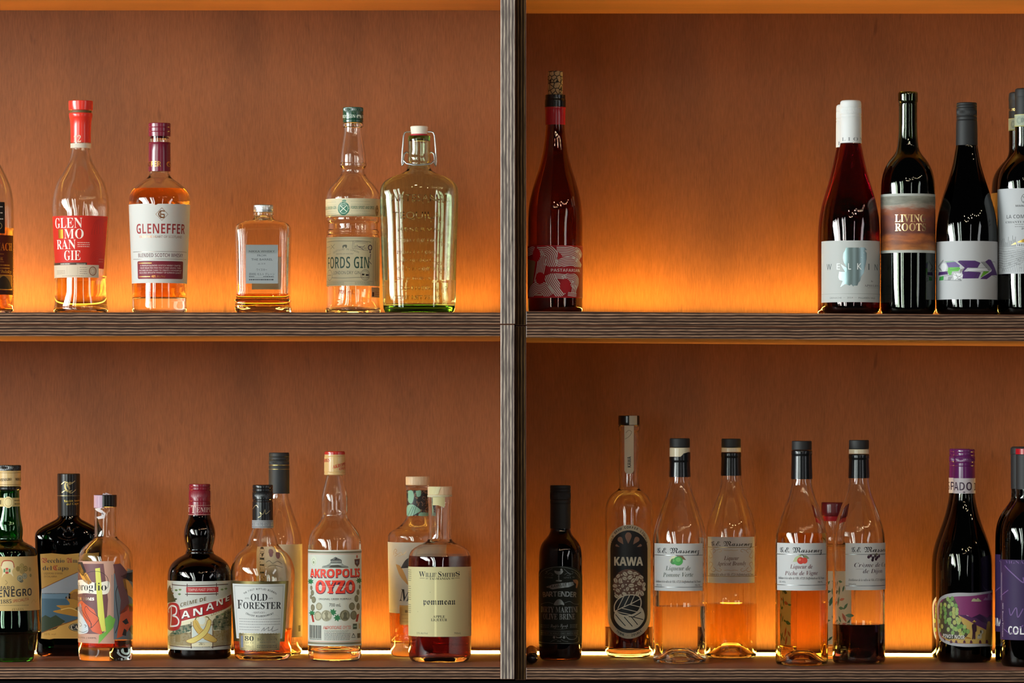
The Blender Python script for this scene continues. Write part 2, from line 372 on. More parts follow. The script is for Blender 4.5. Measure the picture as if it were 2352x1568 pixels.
# ------------------------------------------------------------------ bottles
def smooth_profile(pts, k=5):
    """profile rows (py, half width, half depth, squareness); a doubled row is a hard corner"""
    P = []
    for p in pts:
        p = tuple(p); P.append((p[0], p[1], p[2] if len(p) > 2 else p[1], p[3] if len(p) > 3 else 2.0))
    runs, cur = [], [P[0]]
    for a, b in zip(P, P[1:]):
        if a == b: runs.append(cur); cur = [b]
        else: cur.append(b)
    runs.append(cur); out = []
    for r in runs:
        n = len(r)
        if n < 3: seg = list(r)
        else:
            ln = [max(1e-6, math.hypot(r[i + 1][0] - r[i][0], r[i + 1][1] - r[i][1])) for i in range(n - 1)]
            dr = [tuple((r[i + 1][j] - r[i][j]) / ln[i] for j in range(4)) for i in range(n - 1)]
            tg = [dr[0]] + [tuple((dr[i - 1][j] * ln[i] + dr[i][j] * ln[i - 1]) / (ln[i] + ln[i - 1]) for j in range(4)) for i in range(1, n - 1)] + [dr[-1]]
            seg = []
            for i in range(n - 1):
                kk = k if ln[i] > 3 else 2
                for q in range(kk):
                    t = q / kk; t2, t3 = t * t, t ** 3
                    h = (2 * t3 - 3 * t2 + 1, t3 - 2 * t2 + t, -2 * t3 + 3 * t2, t3 - t2)
                    def lim(m, d): return 0.0 if m * d <= 0 else math.copysign(min(abs(m), 3 * abs(d)), d)   # no overshoot
                    seg.append(tuple(h[0] * r[i][j] + h[1] * lim(ln[i] * tg[i][j], r[i + 1][j] - r[i][j]) + h[2] * r[i + 1][j] + h[3] * lim(ln[i] * tg[i + 1][j], r[i + 1][j] - r[i][j]) for j in range(4)))
            seg.append(r[-1])
        out += seg if not out else seg[1:] if seg[0] == out[-1] else seg
    return out
def lathe(rows, n=72, knurl=None):
    """rows of (height m, half width m, half depth m, squareness) -> closed surface, outward normals"""
    bm = bmesh.new(); prev = None
    for (z, a, b, sq) in rows:
        if a < 1e-5:
            ring = [bm.verts.new((0, 0, z))]
        else:
            ring = []
            for i in range(n):
                t = 2 * PI * i / n; c, s = math.cos(t), math.sin(t)
                rr = (abs(c / a) ** sq + abs(s / b) ** sq) ** (-1 / sq)
                if knurl and knurl[0] <= z <= knurl[1] and i % 2: rr *= 0.965
                ring.append(bm.verts.new((rr * c, rr * s, z)))
        if prev is not None:
            if len(prev) == 1 and len(ring) > 1:
                for i in range(n): bm.faces.new((prev[0], ring[i], ring[(i + 1) % n]))
            elif len(ring) == 1 and len(prev) > 1:
                for i in range(n): bm.faces.new((prev[i], ring[0], prev[(i + 1) % n]))
            elif len(ring) > 1:
                for i in range(n): bm.faces.new((prev[i], ring[i], ring[(i + 1) % n], prev[(i + 1) % n]))
        elif len(ring) > 1:
            bm.faces.new(ring)
        prev = ring
    if len(prev) > 1: bm.faces.new(prev)
    bmesh.ops.recalc_face_normals(bm, faces=bm.faces)
    if bm.calc_volume(signed=True) < 0: bmesh.ops.reverse_faces(bm, faces=bm.faces)
    return bm
def interp(prof, y, j):
    if y <= prof[0][0]: return prof[0][j]
    for a, b in zip(prof, prof[1:]):
        if a[0] <= y <= b[0] and b[0] > a[0]:
            t = (y - a[0]) / (b[0] - a[0]); return a[j] + t * (b[j] - a[j])
    return prof[-1][j]

class Bottle:
    def __init__(s, label, cx, yd, shelf, prof, glass, wall=4.5, base=7, punt=4, liquid=None, group=None, cat='bottle', name='bottle', sq=None, empty=True):
        s.cx, s.yd, s.s = cx, yd, SX(yd)
        s.X = WX(cx, yd); s.zb = shelf_z(shelf, s.X) + (0.0002 if shelf[1] == 'L' else 0.0005)
        s.root = thing(name, label, cat, (s.X, yd, s.zb), group)
        s.prof = smooth_profile(prof)
        s.pyb = HY - (s.zb - ZC) / s.s         # photo row of the base at the axis depth
        s.H = lambda py: max((s.pyb - py), 0) * s.s
        p = [q for q in s.prof if q[0] < s.pyb - 0.5]
        last = p[-1]
        S = s.s
        rows = [(s.H(p[0][0]), 0, 0, 2)] + [(s.H(q[0]), q[1] * S, q[2] * S, q[3]) for q in p]
        foot = last[1] * 0.90, last[2] * 0.90
        rows.append((0.0, foot[0] * S, foot[1] * S, last[3]))
        def bump(h0, rx, ry, sq, hgt):
            out = []
            for q in range(1, 8):
                t = q / 7; f = 1 - t
                out.append((h0 + hgt * (0.5 - 0.5 * math.cos(PI * min(1, t * 1.25))), rx * f, ry * f, sq))
            return out
        rows += bump(0.0, foot[0] * S * 0.93, foot[1] * S * 0.93, last[3], punt * S)
        bm = lathe(rows)
        if wall:
            top = p[0][0] + 3; bot = s.pyb - base
            ip = [q for q in p if top + 1 < q[0] < bot - 2]
            def inner(ip, o, htop, hbot):
                r = [(htop, 0, 0, 2)]
                for q in ip: r.append((s.H(q[0]), max(q[1] - wall + o, 2) * S, max(q[2] - wall + o, 2) * S, q[3]))
                l = ip[-1]; ax, ay = (max(l[1] - wall + o, 2)) * S, (max(l[2] - wall + o, 2)) * S
                d = 2.5 * S
                r.append((hbot + d * 0.4, ax - d * 0.3, ay - d * 0.3, l[3])); r.append((hbot, ax - d, ay - d, l[3]))
                return r + bump(hbot, (ax - d) * 0.9, (ay - d) * 0.9, l[3], punt * S)
            bi = lathe(inner(ip, 0, s.H(top), s.H(bot)))
            bmesh.ops.reverse_faces(bi, faces=bi.faces)
            me = bpy.data.meshes.new('tmp'); bi.to_mesh(me); bi.free(); bm.from_mesh(me); bpy.data.meshes.remove(me)
            if liquid:
                ly, lk = liquid
                lp = [q for q in ip if q[0] > ly]
                a = [interp(s.prof, ly, j) for j in range(4)]
                lp = [(ly, a[1], a[2], a[3])] + lp
                bl = lathe(inner(lp, 0.35, s.H(ly), s.H(bot) - 0.35 * S))
                lq = link('liquid', bl, [lk], s.root)
        s.parts = {}
        s.glass = s.parts['glass_body'] = link('glass_body', bm, [glass], s.root)
    def up(s, name):
        """what a piece belongs to: print on a cap to the cap, trim on a label to the label"""
        for q in {'cap_print': ('screw_cap', 'stopper'), 'capsule_print': ('capsule',), 'tape': ('stopper',), 'cap_strip': ('stopper',), 'red_tab': ('capsule',), 'cap_band': ('screw_cap',),
                  'embossing': ('glass_body',), 'printed_volume': ('glass_body',), 'label_trim': ('front_label',), 'neck_print': ('neck_label',), 'dark_top': ('screw_cap',), 'red_top': ('screw_cap',), 'gasket': ('stopper',)}.get(name, ()):
            if q in s.parts: return s.parts[q]
        return s.root
    # --- round fittings -------------------------------------------------
    def cap(s, name, prof, m, knurl=None, label=None, n=96, k=4, closed=True):
        S = s.s; p = smooth_profile(prof, k)
        kn = (s.H(knurl[1]), s.H(knurl[0])) if knurl else None
        rows = [(s.H(p[0][0]), 0, 0, 2)] + [(s.H(q[0]), q[1] * S, q[2] * S, q[3]) for q in p] + [(s.H(p[-1][0]), 0, 0, 2)]
        o = link(name, lathe(rows, n, kn), [m], s.up(name), sharp=30); s.parts[name] = o
        if label: o['label'] = label
        return o
    # --- labels ---------------------------------------------------------
    def lab(s, name, ops, prof=None, lift=0.20, ny=0, flat=False, parent=None, label=None, step=0.10, clip=None):
        pr = s.prof if prof is None else smooth_profile(prof)
        ys = []
        for op in ops:
            if op == '+': continue
            if op[0] in 'R': ys += [op[2], op[4]]
            elif op[0] in 'PLBSQ': ys += [q[1] for q in op[1]]
            elif op[0] in 'CE': ys += [op[2]]
            elif op[0] in 'TU': ys += [op[4], op[6]]
            elif op[0] == 'A': ys += [op[4]]
        y0, y1 = min(ys), max(ys); ym = (y0 + y1) / 2
        S = s.s; R0 = interp(pr, ym, 1) * S; B0 = interp(pr, ym, 2) * S; sq = interp(pr, ym, 3)
        sf = SX(s.yd - B0)                      # metres per pixel at the label's front
        def hz(py): return ZC + (HY - py) * sf - s.zb
        def rad(h, j):
            return interp(pr, s.pyb - h / S, j) * S
        off = lift * 0.001
        rnd = not flat and sq < 2.3
        def P(x):
            tx = (x - CX) * M / D
            if not rnd: return (tx * (D + s.yd - B0) - s.X) / S
            ox, oy = 0 - s.X, -D - s.yd
            A = tx * tx + 1; Bq = ox * tx + oy; C = ox * ox + oy * oy - R0 * R0
            disc = Bq * Bq - A * C
            phi = math.atan(tx)
            if disc > 0:
                t = (-Bq - math.sqrt(disc)) / A
                th = math.atan2(ox + t * tx, -(oy + t))
            else:
                dl = (ox - oy * tx) / math.sqrt(A); sg = 1 if dl > 0 else -1
                th = sg * (PI / 2 + (abs(dl) - R0) / R0) - phi
            return th * R0 / S
        bm = bmesh.new(); mats = []; lev = [0]
        def mi(c):
            if c not in mats: mats.append(c)
            return mats.index(c)
        def face(pts, m, l):
            vs_ = [bm.verts.new((x, y, l)) for x, y in pts]
            try: bm.faces.new(vs_).material_index = m
            except ValueError: pass
        def strip(pts, wd, m, l):
            L_, R_ = [], []
            for i, p in enumerate(pts):
                a = pts[max(i - 1, 0)]; b = pts[min(i + 1, len(pts) - 1)]
                dx, dy = b[0] - a[0], b[1] - a[1]; n_ = math.hypot(dx, dy) or 1
                nx, ny_ = -dy / n_ * wd / 2, dx / n_ * wd / 2
                L_.append((p[0] + nx, p[1] + ny_)); R_.append((p[0] - nx, p[1] - ny_))
            lv = [bm.verts.new((x, y, l)) for x, y in L_]; rv = [bm.verts.new((x, y, l)) for x, y in R_]
            for i in range(len(pts) - 1):
                bm.faces.new((lv[i], lv[i + 1], rv[i + 1], rv[i])).material_index = m
        def sm(pts, n=6):
            q = [pts[0]] + list(pts) + [pts[-1]]; out = []
            for i in range(1, len(q) - 2):
                for k in range(n):
                    t = k / n
                    out.append(tuple(0.5 * (2 * q[i][j] + (q[i + 1][j] - q[i - 1][j]) * t + (2 * q[i - 1][j] - 5 * q[i][j] + 4 * q[i + 1][j] - q[i + 2][j]) * t * t + (3 * q[i][j] - q[i - 1][j] - 3 * q[i + 1][j] + q[i + 2][j]) * t ** 3) for j in (0, 1)))
            out.append(tuple(pts[-1])); return out
        def ell(x, y, rx, ry, n=28): return [(x + rx * math.cos(2 * PI * i / n), y + ry * math.sin(2 * PI * i / n)) for i in range(n)]
        def put(vf, fn, m, l):
            v, f = vf
            nv = [bm.verts.new((*fn(*q), l)) for q in v]
            for t in f:
                try: bm.faces.new([nv[i] for i in t]).material_index = m
                except ValueError: pass
        for op in ops:
            if op == '+': lev[0] += 1; continue
            k = op[0]; l = lev[0]; m = mi(op[-1])
            if k == 'R':
                a, b = P(op[1]), P(op[3]); face([(a, op[2]), (b, op[2]), (b, op[4]), (a, op[4])], m, l)
            elif k == 'P': face([(P(x), y) for x, y in op[1]], m, l)
            elif k == 'L': strip([(P(x), y) for x, y in op[1]], op[2], m, l)
            elif k == 'S': strip(sm([(P(x), y) for x, y in op[1]]), op[2], m, l)
            elif k == 'Q': face(sm([(P(x), y) for x, y in op[1] + op[1][:1]])[:-1], m, l)
            elif k == 'C': face(ell(P(op[1]), op[2], op[3], op[4]), m, l)
            elif k == 'E':
                e = ell(P(op[1]), op[2], op[3], op[4]); strip(e + e[:1], op[5], m, l)
            elif k == 'B':          # parallel lines along a path
                pts = sm([(P(x), y) for x, y in op[1]])
                n_, gap, wd = op[2:5]
                for q in range(n_):
                    o_ = (q - (n_ - 1) / 2) * gap; pp = []
                    for i, p in enumerate(pts):
                        a = pts[max(i - 1, 0)]; b = pts[min(i + 1, len(pts) - 1)]
                        dx, dy = b[0] - a[0], b[1] - a[1]; d_ = math.hypot(dx, dy) or 1
                        pp.append((p[0] - dy / d_ * o_, p[1] + dx / d_ * o_))
                    strip(pp, wd, m, l)
            elif k == 'G':          # rows of unreadable small print
                x0, yy0, x1, yy1, n_, th = op[1:7]; a, b = P(x0), P(x1)
                rg = random.Random(int(x0 * 7 + yy0))
                for q in range(n_):
                    y = yy0 + (yy1 - yy0) * q / max(n_ - 1, 1); x = a
                    while x < b - 1:
                        w_ = min(rg.uniform(1.6, 5.5), b - x); face([(x, y - th / 2), (x + w_, y - th / 2), (x + w_, y + th / 2), (x, y + th / 2)], m, l); x += w_ + 0.9
            elif k in 'TU':          # word fitted between two points of its baseline
                st, f, x0, yy0, x1, yy1, h = op[1:8]
                wt = float(f[1:]) if len(f) > 1 else 0.0
                v, fc = glyphs(st, f, wt)
                if not v: continue
                mn, mx = min(q[0] for q in v), max(q[0] for q in v); ch = capheight(f)
                A, Bp = (P(x0), yy0), (P(x1), yy1)
                dx, dy = Bp[0] - A[0], Bp[1] - A[1]; ln = math.hypot(dx, dy)
                up = (0, -1) if (abs(dx) >= abs(dy) and k == 'T') else (dy / ln, -dx / ln)
                put((v, fc), lambda x, y: (A[0] + dx * (x - mn) / (mx - mn) + up[0] * y * h / ch, A[1] + dy * (x - mn) / (mx - mn) + up[1] * y * h / ch), m, l)
            elif k == 'A':          # letters along an arc, angles clockwise from the top in degrees
                st, f, x, y, rx, ry, a0, a1, h = op[1:10]; ch = capheight(f); xc = P(x); n_ = len(st)
                flip = a1 < a0
                for i, c in enumerate(st):
                    if c == ' ': continue
                    t = math.radians(a0 + (a1 - a0) * i / max(n_ - 1, 1))
                    px, py = xc + rx * math.sin(t), y - ry * math.cos(t)
                    rt = t + (PI if flip else 0)
                    v, fc = glyphs(c, f); mn, mx = min(q[0] for q in v), max(q[0] for q in v); mid = (mn + mx) / 2; sc = h / ch
                    cs, sn = math.cos(rt), math.sin(rt)
                    put((v, fc), lambda gx, gy: (px + (gx - mid) * sc * cs + gy * sc * sn, py + (gx - mid) * sc * sn - gy * sc * cs), m, l)
        for cy_, sg_ in ((clip[0], -1), (clip[1], 1)) if clip else ():
            bmesh.ops.bisect_plane(bm, geom=list(bm.verts) + list(bm.edges) + list(bm.faces), plane_co=(0, cy_, 0), plane_no=(0, sg_, 0), clear_outer=True)
        # cut along a common grid, then wrap round the glass
        xs = [v.co.x for v in bm.verts]; yy = [v.co.y for v in bm.verts]
        bx0, bx1, by0, by1 = min(xs) - 0.01, max(xs) + 0.01, min(yy) - 0.01, max(yy) + 0.01
        if True:             # more rows where the glass is not straight
            rs = [interp(pr, by0 + (by1 - by0) * q / 8, 1) for q in range(9)]
            if max(abs(rs[q] - (rs[0] + (rs[8] - rs[0]) * q / 8)) for q in range(9)) > 0.05: ny = max(ny, 9)
        st_ = step * R0 / S
        nx = max(1, int(math.ceil((bx1 - bx0) / st_))) if not flat else 1
        gx = [bx0 + (bx1 - bx0) * i / nx for i in range(nx + 1)]
        gy = [by0 + (by1 - by0) * i / max(ny, 1) for i in range(max(ny, 1) + 1)]
        for q in gx[1:-1]:
            bmesh.ops.bisect_plane(bm, geom=list(bm.verts) + list(bm.edges) + list(bm.faces), plane_co=(q, 0, 0), plane_no=(1, 0, 0), dist=1e-5)
        for q in gy[1:-1]:
            bmesh.ops.bisect_plane(bm, geom=list(bm.verts) + list(bm.edges) + list(bm.faces), plane_co=(0, q, 0), plane_no=(0, 1, 0), dist=1e-5)
        def pt(a, y, o):
            h = hz(y); R = rad(h, 1)
            if rnd:
                th = a * S / R0; return Vector(((R + o) * math.sin(th), -(R + o) * math.cos(th), h))
            x = a * S
            if flat: return Vector((x, -(B0 + o), h))
            B = rad(h, 2); u = min(abs(x) / R, 0.999)
            return Vector((x, -(B * (1 - u ** sq) ** (1 / sq) + o), h))
        cache = {}
        def gp(i, j, l):
            if (i, j, l) not in cache: cache[(i, j, l)] = pt(gx[i], gy[j], off + l * 0.00004)
            return cache[(i, j, l)]
        for v in bm.verts:
            a, y, l = v.co; l = round(l)
            i = min(max(bisect_right(gx, a) - 1, 0), len(gx) - 2); j = min(max(bisect_right(gy, y) - 1, 0), len(gy) - 2)
            t = (a - gx[i]) / (gx[i + 1] - gx[i]); u = (y - gy[j]) / (gy[j + 1] - gy[j])
            v.co = (gp(i, j, l) * (1 - t) + gp(i + 1, j, l) * t) * (1 - u) + (gp(i, j + 1, l) * (1 - t) + gp(i + 1, j + 1, l) * t) * u
        bm.normal_update()
        fl = [f for f in bm.faces if f.normal.dot(Vector((f.calc_center_median().x, f.calc_center_median().y if rnd else -1, 0)) if rnd else Vector((0, -1, 0))) < 0]
        bmesh.ops.reverse_faces(bm, faces=fl)
        o = link(name, bm, mats, parent or s.up(name)); s.parts.setdefault(name, o)
        if label: o['label'] = label
        return o

CLEAR, CLEARW = 'G:fcfcfa', 'G:fbf8f2'
PAPER, CREAM = 'p:ebe9e4', 'p:e6dbb8'
K = 'i:17171a'
gUL, gUR, gLL, gLR = ('bottles on the upper left shelf', 'bottles on the upper right shelf', 'bottles on the lower left shelf', 'bottles on the lower right shelf')
def RR(x0, y0, x1, y1, r, c):
    """rounded rectangle"""
    p = []
    for cx, cy_, a in ((x1 - r, y0 + r, -90), (x1 - r, y1 - r, 0), (x0 + r, y1 - r, 90), (x0 + r, y0 + r, 180)):
        p += [(cx + r * math.cos(math.radians(a + q * 22.5)), cy_ + r * math.sin(math.radians(a + q * 22.5))) for q in range(5)]
    return ('P', p, c)
def fr(x0, y0, x1, y1, w, c):
    return ('L', [(x0, y0), (x1, y0), (x1, y1), (x0, y1), (x0, y0)], w, c)
def tf(sx, ox, oy, ops):
    """label drawing given in another unit: scale and origin"""
    def q(p): return (ox + p[0] * sx, oy + p[1] * sx)
    out = []
    for o in ops:
        if o == '+': out.append(o); continue
        o = list(o); k = o[0]
        if k == 'R': o[1:5] = [*q(o[1:3]), *q(o[3:5])]
        elif k in 'PQ': o[1] = [q(p) for p in o[1]]
        elif k in 'LS': o[1] = [q(p) for p in o[1]]; o[2] *= sx
        elif k == 'B': o[1] = [q(p) for p in o[1]]; o[3] *= sx; o[4] *= sx
        elif k in 'CE':
            o[1:3] = q(o[1:3]); o[3] *= sx; o[4] *= sx
            if k == 'E': o[5] *= sx
        elif k == 'G': o[1:5] = [*q(o[1:3]), *q(o[3:5])]; o[6] *= sx
        elif k in 'TU': o[3:7] = [*q(o[3:5]), *q(o[5:7])]; o[7] *= sx
        elif k == 'A': o[3:5] = q(o[3:5]); o[5] *= sx; o[6] *= sx; o[9] *= sx
        out.append(tuple(o))
    return out

# ---- upper left shelf ------------------------------------------------------
b = Bottle('whisky bottle with maroon label, cut off by the left edge of the picture', -30, 0.07, 'UL',
    [(262, 22), (340, 22), (372, 28), (390, 37), (415, 49), (435, 56), (455, 59.5), (475, 61), (520, 61.5), (700, 61.5), (712, 60.5)], CLEAR, liquid=(524, 'L:d9822a'), base=9, group=gUL)
b.cap('stopper', [(232, 25), (232, 25), (266, 25)], 'g:1a1512')
b.lab('front_label', [('R', -105, 539, 29.5, 676, 'p:5a1a12'), '+', ('T', 'GLENDRONACH', 'B', -88, 574, 27, 574, 17, 'm:c8963c'), ('R', -60, 582, 9, 583, 'm:c8963c'), ('R', -60, 600, 9, 601, 'm:c8963c'),
    ('T', 'CASK', 'B', -10, 597, 7, 597, 7, 'm:c8963c'), ('G', -60, 608, 22, 615, 2, 2.6, 'm:b8863c'), ('T', 'Scotch Whisky', 'I', -60, 626, 26, 626, 7, 'm:c8963c'),
    ('R', -88, 630, 27.5, 665, 'm:c9953e'), '+', ('R', -86, 632, 26, 662, 'i:9a6a2a'), '+', ('Q', [(-4, 650), (0, 638), (9, 633), (18, 640), (24, 652), (26, 662), (-4, 662)], 'i:2c1c10'), ('R', -60, 666, 18, 675, 'i:431510')])
b.lab('upper_label', [('R', -71, 463, 11, 535, 'i:14100e'), '+', ('E', -2, 518, 7, 7, 1, 'i:c9a86a'), ('G', -50, 474, 7, 502, 3, 2.4, 'i:d8d0c0')])

b = Bottle('flared clear whisky bottle with bright red label and red cap', 185.5, 0.062, 'UL',
    [(262, 21), (335, 20.5), (350, 22), (371, 27), (385, 34), (400, 43), (421, 55), (450, 63), (478, 65.5), (500, 64.5), (540, 62.8), (580, 61.3), (640, 59.6), (680, 59.5), (703, 61), (711, 62), (715, 61.5)], CLEAR, liquid=(634, 'L:eab050'), base=8, punt=9, group=gUL)
b.cap('stopper', [(232, 27.2), (232, 27.2), (233, 28), (253, 27.4), (254, 26), (254, 26)], 'g:e8392a')
b.cap('groove', [(253.5, 25), (260.5, 25)], 'r:6a4a20')
b.cap('capsule', [(260, 26), (260, 26), (262, 27), (269, 26.5), (269, 26.5), (272, 25.7), (300, 23.4), (328, 23), (328, 23)], 'g:e8392a')
b.lab('capsule_print', [('T', '12', 'B', 170, 326, 186, 326, 15, 'i:f0c8b0'), ('R', 161, 328.5, 210, 339, 'p:e8dccb')], prof=[(300, 23.4), (340, 23.2)], label='white ring and number 12 on red')
red = 'p:e63326'
b.lab('front_label', [('P', [(113, 495), (245, 495), (240, 616.5), (125, 609), (125, 603)], red), '+',
    *[('S', [(246 - r, 535 + r * .1), (244 - r * .9, 520 + r * .2), (236 - r * .4, 512 - r * .2), (244, 505 - r * .25)], 0.7, 'i:c22a20') for r in (6, 12, 18, 24, 30, 36)],
    *[('E', 224, 595, 6 + r, 8 + r, 0.6, 'i:c22a20') for r in (0, 4, 8, 12)], '+',
    ('T', 'GLEN', 'B-.006', 129, 523, 189, 523, 23, 'i:f4ded2'), ('T', 'MO', 'B-.006', 148, 547.5, 192, 547.5, 22, 'i:f4ded2'), ('T', 'RAN', 'B-.006', 131, 571.5, 174, 571.5, 21.5, 'i:f4ded2'), ('T', 'GIE', 'B-.006', 147, 597, 185, 597, 22, 'i:f4ded2'),
    ('R', 135, 526, 145, 547, 'm:d99a3c'), ('G', 178, 557, 206, 566, 3, 1.6, 'i:f0b8a8'), ('R', 228, 594, 239, 594.6, 'i:f09a80'), ('R', 227, 600, 238, 600.6, 'i:f09a80'),
    ('P', [(117, 602.5), (200, 602.5), (200, 609), (119, 609)], 'i:4a3226'), '+', ('T', 'RELEASE', 's', 176, 607.5, 197, 607.5, 2.8, 'i:e8d8c8'), ('G', 138, 605.5, 160, 605.6, 1, 2, 'i:d8c8b8')], ny=4)
b.lab('strip_label', [('R', 112, 608, 226.5, 637, 'p:ecd7bd'), '+', ('E', 213, 622, 8.3, 9.5, 2.6, 'i:a8745a'), ('E', 213, 622, 4.6, 5.4, .9, 'i:b88a70'), ('R', 154, 612, 154.5, 630, 'i:c0a48c'), ('R', 178.5, 612, 179, 630, 'i:c0a48c'),
    ('G', 131, 621, 150, 628, 3, 1.2, 'i:a88c78'), ('G', 183, 614, 200, 628, 4, 1.4, 'i:b09480'), ('G', 143, 633, 192, 633.1, 1, 1.2, 'i:b09480')], lift=0.45, ny=1)

b = Bottle('broad-shouldered whisky bottle with large white label and maroon cap', 366.3, 0.062, 'UL',
    [(300, 22), (394, 22), (400, 23), (407, 27), (414, 36), (422, 47), (431, 57), (440, 64), (450, 68.5), (463, 70.2), (480, 69.8), (560, 66.5), (650, 63.2), (695, 62.3), (712, 62), (716, 60)], CLEAR, wall=4, base=35, punt=2, liquid=(435, 'L:dc9434'), group=gUL)
b.cap('screw_cap', [(283, 24.5), (283, 24.5), (284.5, 25.6), (292, 25.6), (293, 25), (294, 25.6), (302, 25.6), (303, 25), (304, 25.6), (313.5, 25.4), (313.5, 25.4)], 'g:7a1a30')
b.cap('capsule', [(327, 24.6), (327, 24.6), (329, 25.8), (332, 25.2), (394, 25.6), (394, 25.6)], 'g:74182e')
b.lab('capsule_print', [('T', 'GLENEFFER', 'S', 304, 382, 370, 382, 12, 'm:c98a4a'), ('T', 'GL', 'S', 382, 382, 402, 382, 12, 'm:c98a4a')], prof=[(330, 25.9), (394, 26)], label='gold lettering round the capsule')
MR = 'i:7a1f2e'
b.lab('front_label', [('P', [(282, 467.5), (353, 467.5), (354.5, 470), (359, 470.5), (363, 468), (450, 467.5), (450, 649.5), (282, 649.5)], PAPER), '+',
    ('L', [(371.5, 477), (385, 492), (371.5, 506), (358, 492), (371.5, 477)], 1.1, 'm:a5704a'), ('T', 'G', 's', 363, 500, 378, 500, 17, 'm:a5704a'), ('T', 'E', 's', 367.5, 501, 377, 501, 18, 'm:a5704a'),
    ('T', 'GLENEFFER', 'S-.004', 315, 536, 423, 536, 22.5, 'i:96282a'), ('T', 'FROM THE HEART OF SCOTLAND', 's', 321, 546, 417, 546, 5.4, 'm:a06a4c'),
    ('R', 305, 577, 429, 577.9, 'm:8a7a70'), ('R', 305, 594, 429, 594.8, 'm:8a7a70'), ('T', 'BLENDED SCOTCH WHISKY', 'S-.01', 317, 590, 421, 590, 8.8, 'i:6e4a50'),
    RR(314.5, 599, 422, 640, 3, MR), '+', ('R', 317, 603, 348, 604.5, 'm:c98a4a'), ('R', 317, 634, 344, 635.5, 'm:c98a4a'), ('T', '40% Alc/Vol', 's', 347, 637, 380, 637, 5.2, 'm:c98a4a'),
    ('T', 'A PREMIUM BLENDED SCOTCH WHISKY CRAFTED', 's', 321, 611, 416, 611, 3.3, 'i:e0c8c4'), ('T', 'FROM SELECTED FINE MALTS AND GRAINS, THEN', 's', 321, 616.6, 416, 616.6, 3.3, 'i:e0c8c4'),
    ('T', 'MATURED IN OAK CASKS TO CREATE A WONDERFULLY', 's', 318, 622.2, 419, 622.2, 3.3, 'i:e0c8c4'), ('T', 'RICH AND SMOOTH WHISKY OF SUPERIOR QUALITY', 's', 319, 627.6, 418, 627.6, 3.3, 'i:e0c8c4')], ny=2)

b = Bottle('small square clear whisky bottle with silver-grey label and aluminium cap', 605, 0.062, 'UL',
    [(474, 19, 19, 2), (488, 20.5, 20.5, 2), (488, 20.5, 20.5, 2), (489, 23.5, 23.5, 2), (494, 23.5, 23.5, 2), (496, 21, 21, 2), (500, 22, 22, 2), (503, 25, 25, 2.1), (507, 39, 35, 2.4), (511, 51, 47, 3), (516, 59, 54, 4.5), (523, 62.5, 58, 6.5), (535, 62.8, 58.5, 8), (600, 61.5, 57.5, 8), (686, 60.5, 57, 8), (688, 61.5, 58, 8), (690, 63, 59.5, 8), (693, 62, 58.5, 8), (708, 63.4, 59.8, 8), (716, 61.5, 58, 8)], CLEARW, wall=5, base=13, punt=3, liquid=(676, 'L:d98c30'), group=gUL)
b.cap('screw_cap', [(470.5, 21), (470.5, 21), (472, 22.4), (482, 22.6), (483, 21.4), (484, 22.6), (487, 22.4), (487, 22.4)], 'm:d5d7d8', knurl=(472, 477))
GY = 'i:3a3d42'
b.lab('front_label', [('R', 564.5, 562, 638.5, 651, 'm:b4b7ba'), '+', ('T', 'NIKKA WHISKY', 's', 572, 579.5, 631, 579.5, 4.6, GY), ('T', 'FROM', 's', 591, 588.8, 611, 588.8, 4.4, GY), ('T', 'THE BARREL', 's', 577, 598, 626.5, 598, 4.6, GY), ('T', 'alc. 51.4', 's', 592.5, 607, 609, 607, 3.4, GY),
    ('T', 'ウイスキー', 's', 589, 621.8, 613.5, 621.8, 4.6, GY), ('T', '原材料 モルト グレーン', 's', 572, 632, 630.5, 632, 4.6, GY), ('R', 572, 637.2, 630, 637.6, GY), ('G', 572, 635, 584, 635.1, 1, 1.6, GY), ('G', 605, 635, 630, 635.1, 1, 1.6, GY), ('G', 572, 642, 630, 642.1, 1, 2.6, GY)], flat=True)
o = b.lab('back_label', [('R', 571.5, 586, 644, 661, 'p:bfc0be')], flat=True)
o.location.y = 2 * 57.5 * b.s + 0.0003

b = Bottle('tall gin bottle with green cap, cream band and cream stamped label', 811, 0.135, 'UL',
    [(266, 20), (282, 20.5), (282, 20.5), (284, 24), (291, 24), (293, 21), (305, 21.6), (330, 25), (355, 28.6), (371, 29.5), (375, 29.8), (376, 30.8), (381, 30.8), (383, 29), (388, 26.5), (394, 26), (401, 28.5), (408, 33.5), (416, 40), (426, 49), (437, 57), (448, 61.5), (458, 62.8), (497, 62.5), (501, 60.5), (506, 60.5), (513, 57), (528, 57), (533, 60), (538, 58.5), (543, 61), (600, 61), (690, 60.5), (703, 61.5), (712, 63), (716, 62)], CLEAR, base=10, punt=8, group=gUL)
b.cap('screw_cap', [(247, 22.5), (247, 22.5), (248.5, 23.4), (259, 23.5), (274, 23.5), (275, 22.6), (276, 23.5), (281, 23.5), (281, 23.5)], 'g:15432f', knurl=(248, 258))
b.lab('cap_print', [('T', 'FORDS GIN', 'S', 782, 270, 816, 270, 7, 'i:b8c8b8'), ('Q', [(819, 270), (819, 265), (823, 263), (829, 264), (830, 270), (827, 270), (826, 267), (822, 267), (822, 270)], 'i:b8c8b8'), ('T', 'FORDS', 'S', 832, 270, 846, 270, 7, 'i:b8c8b8')], prof=[(247, 23.7), (282, 23.7)], label='pale lettering round the green cap')
GN = 'i:2f6a52'; GD = 'i:2c4a3c'
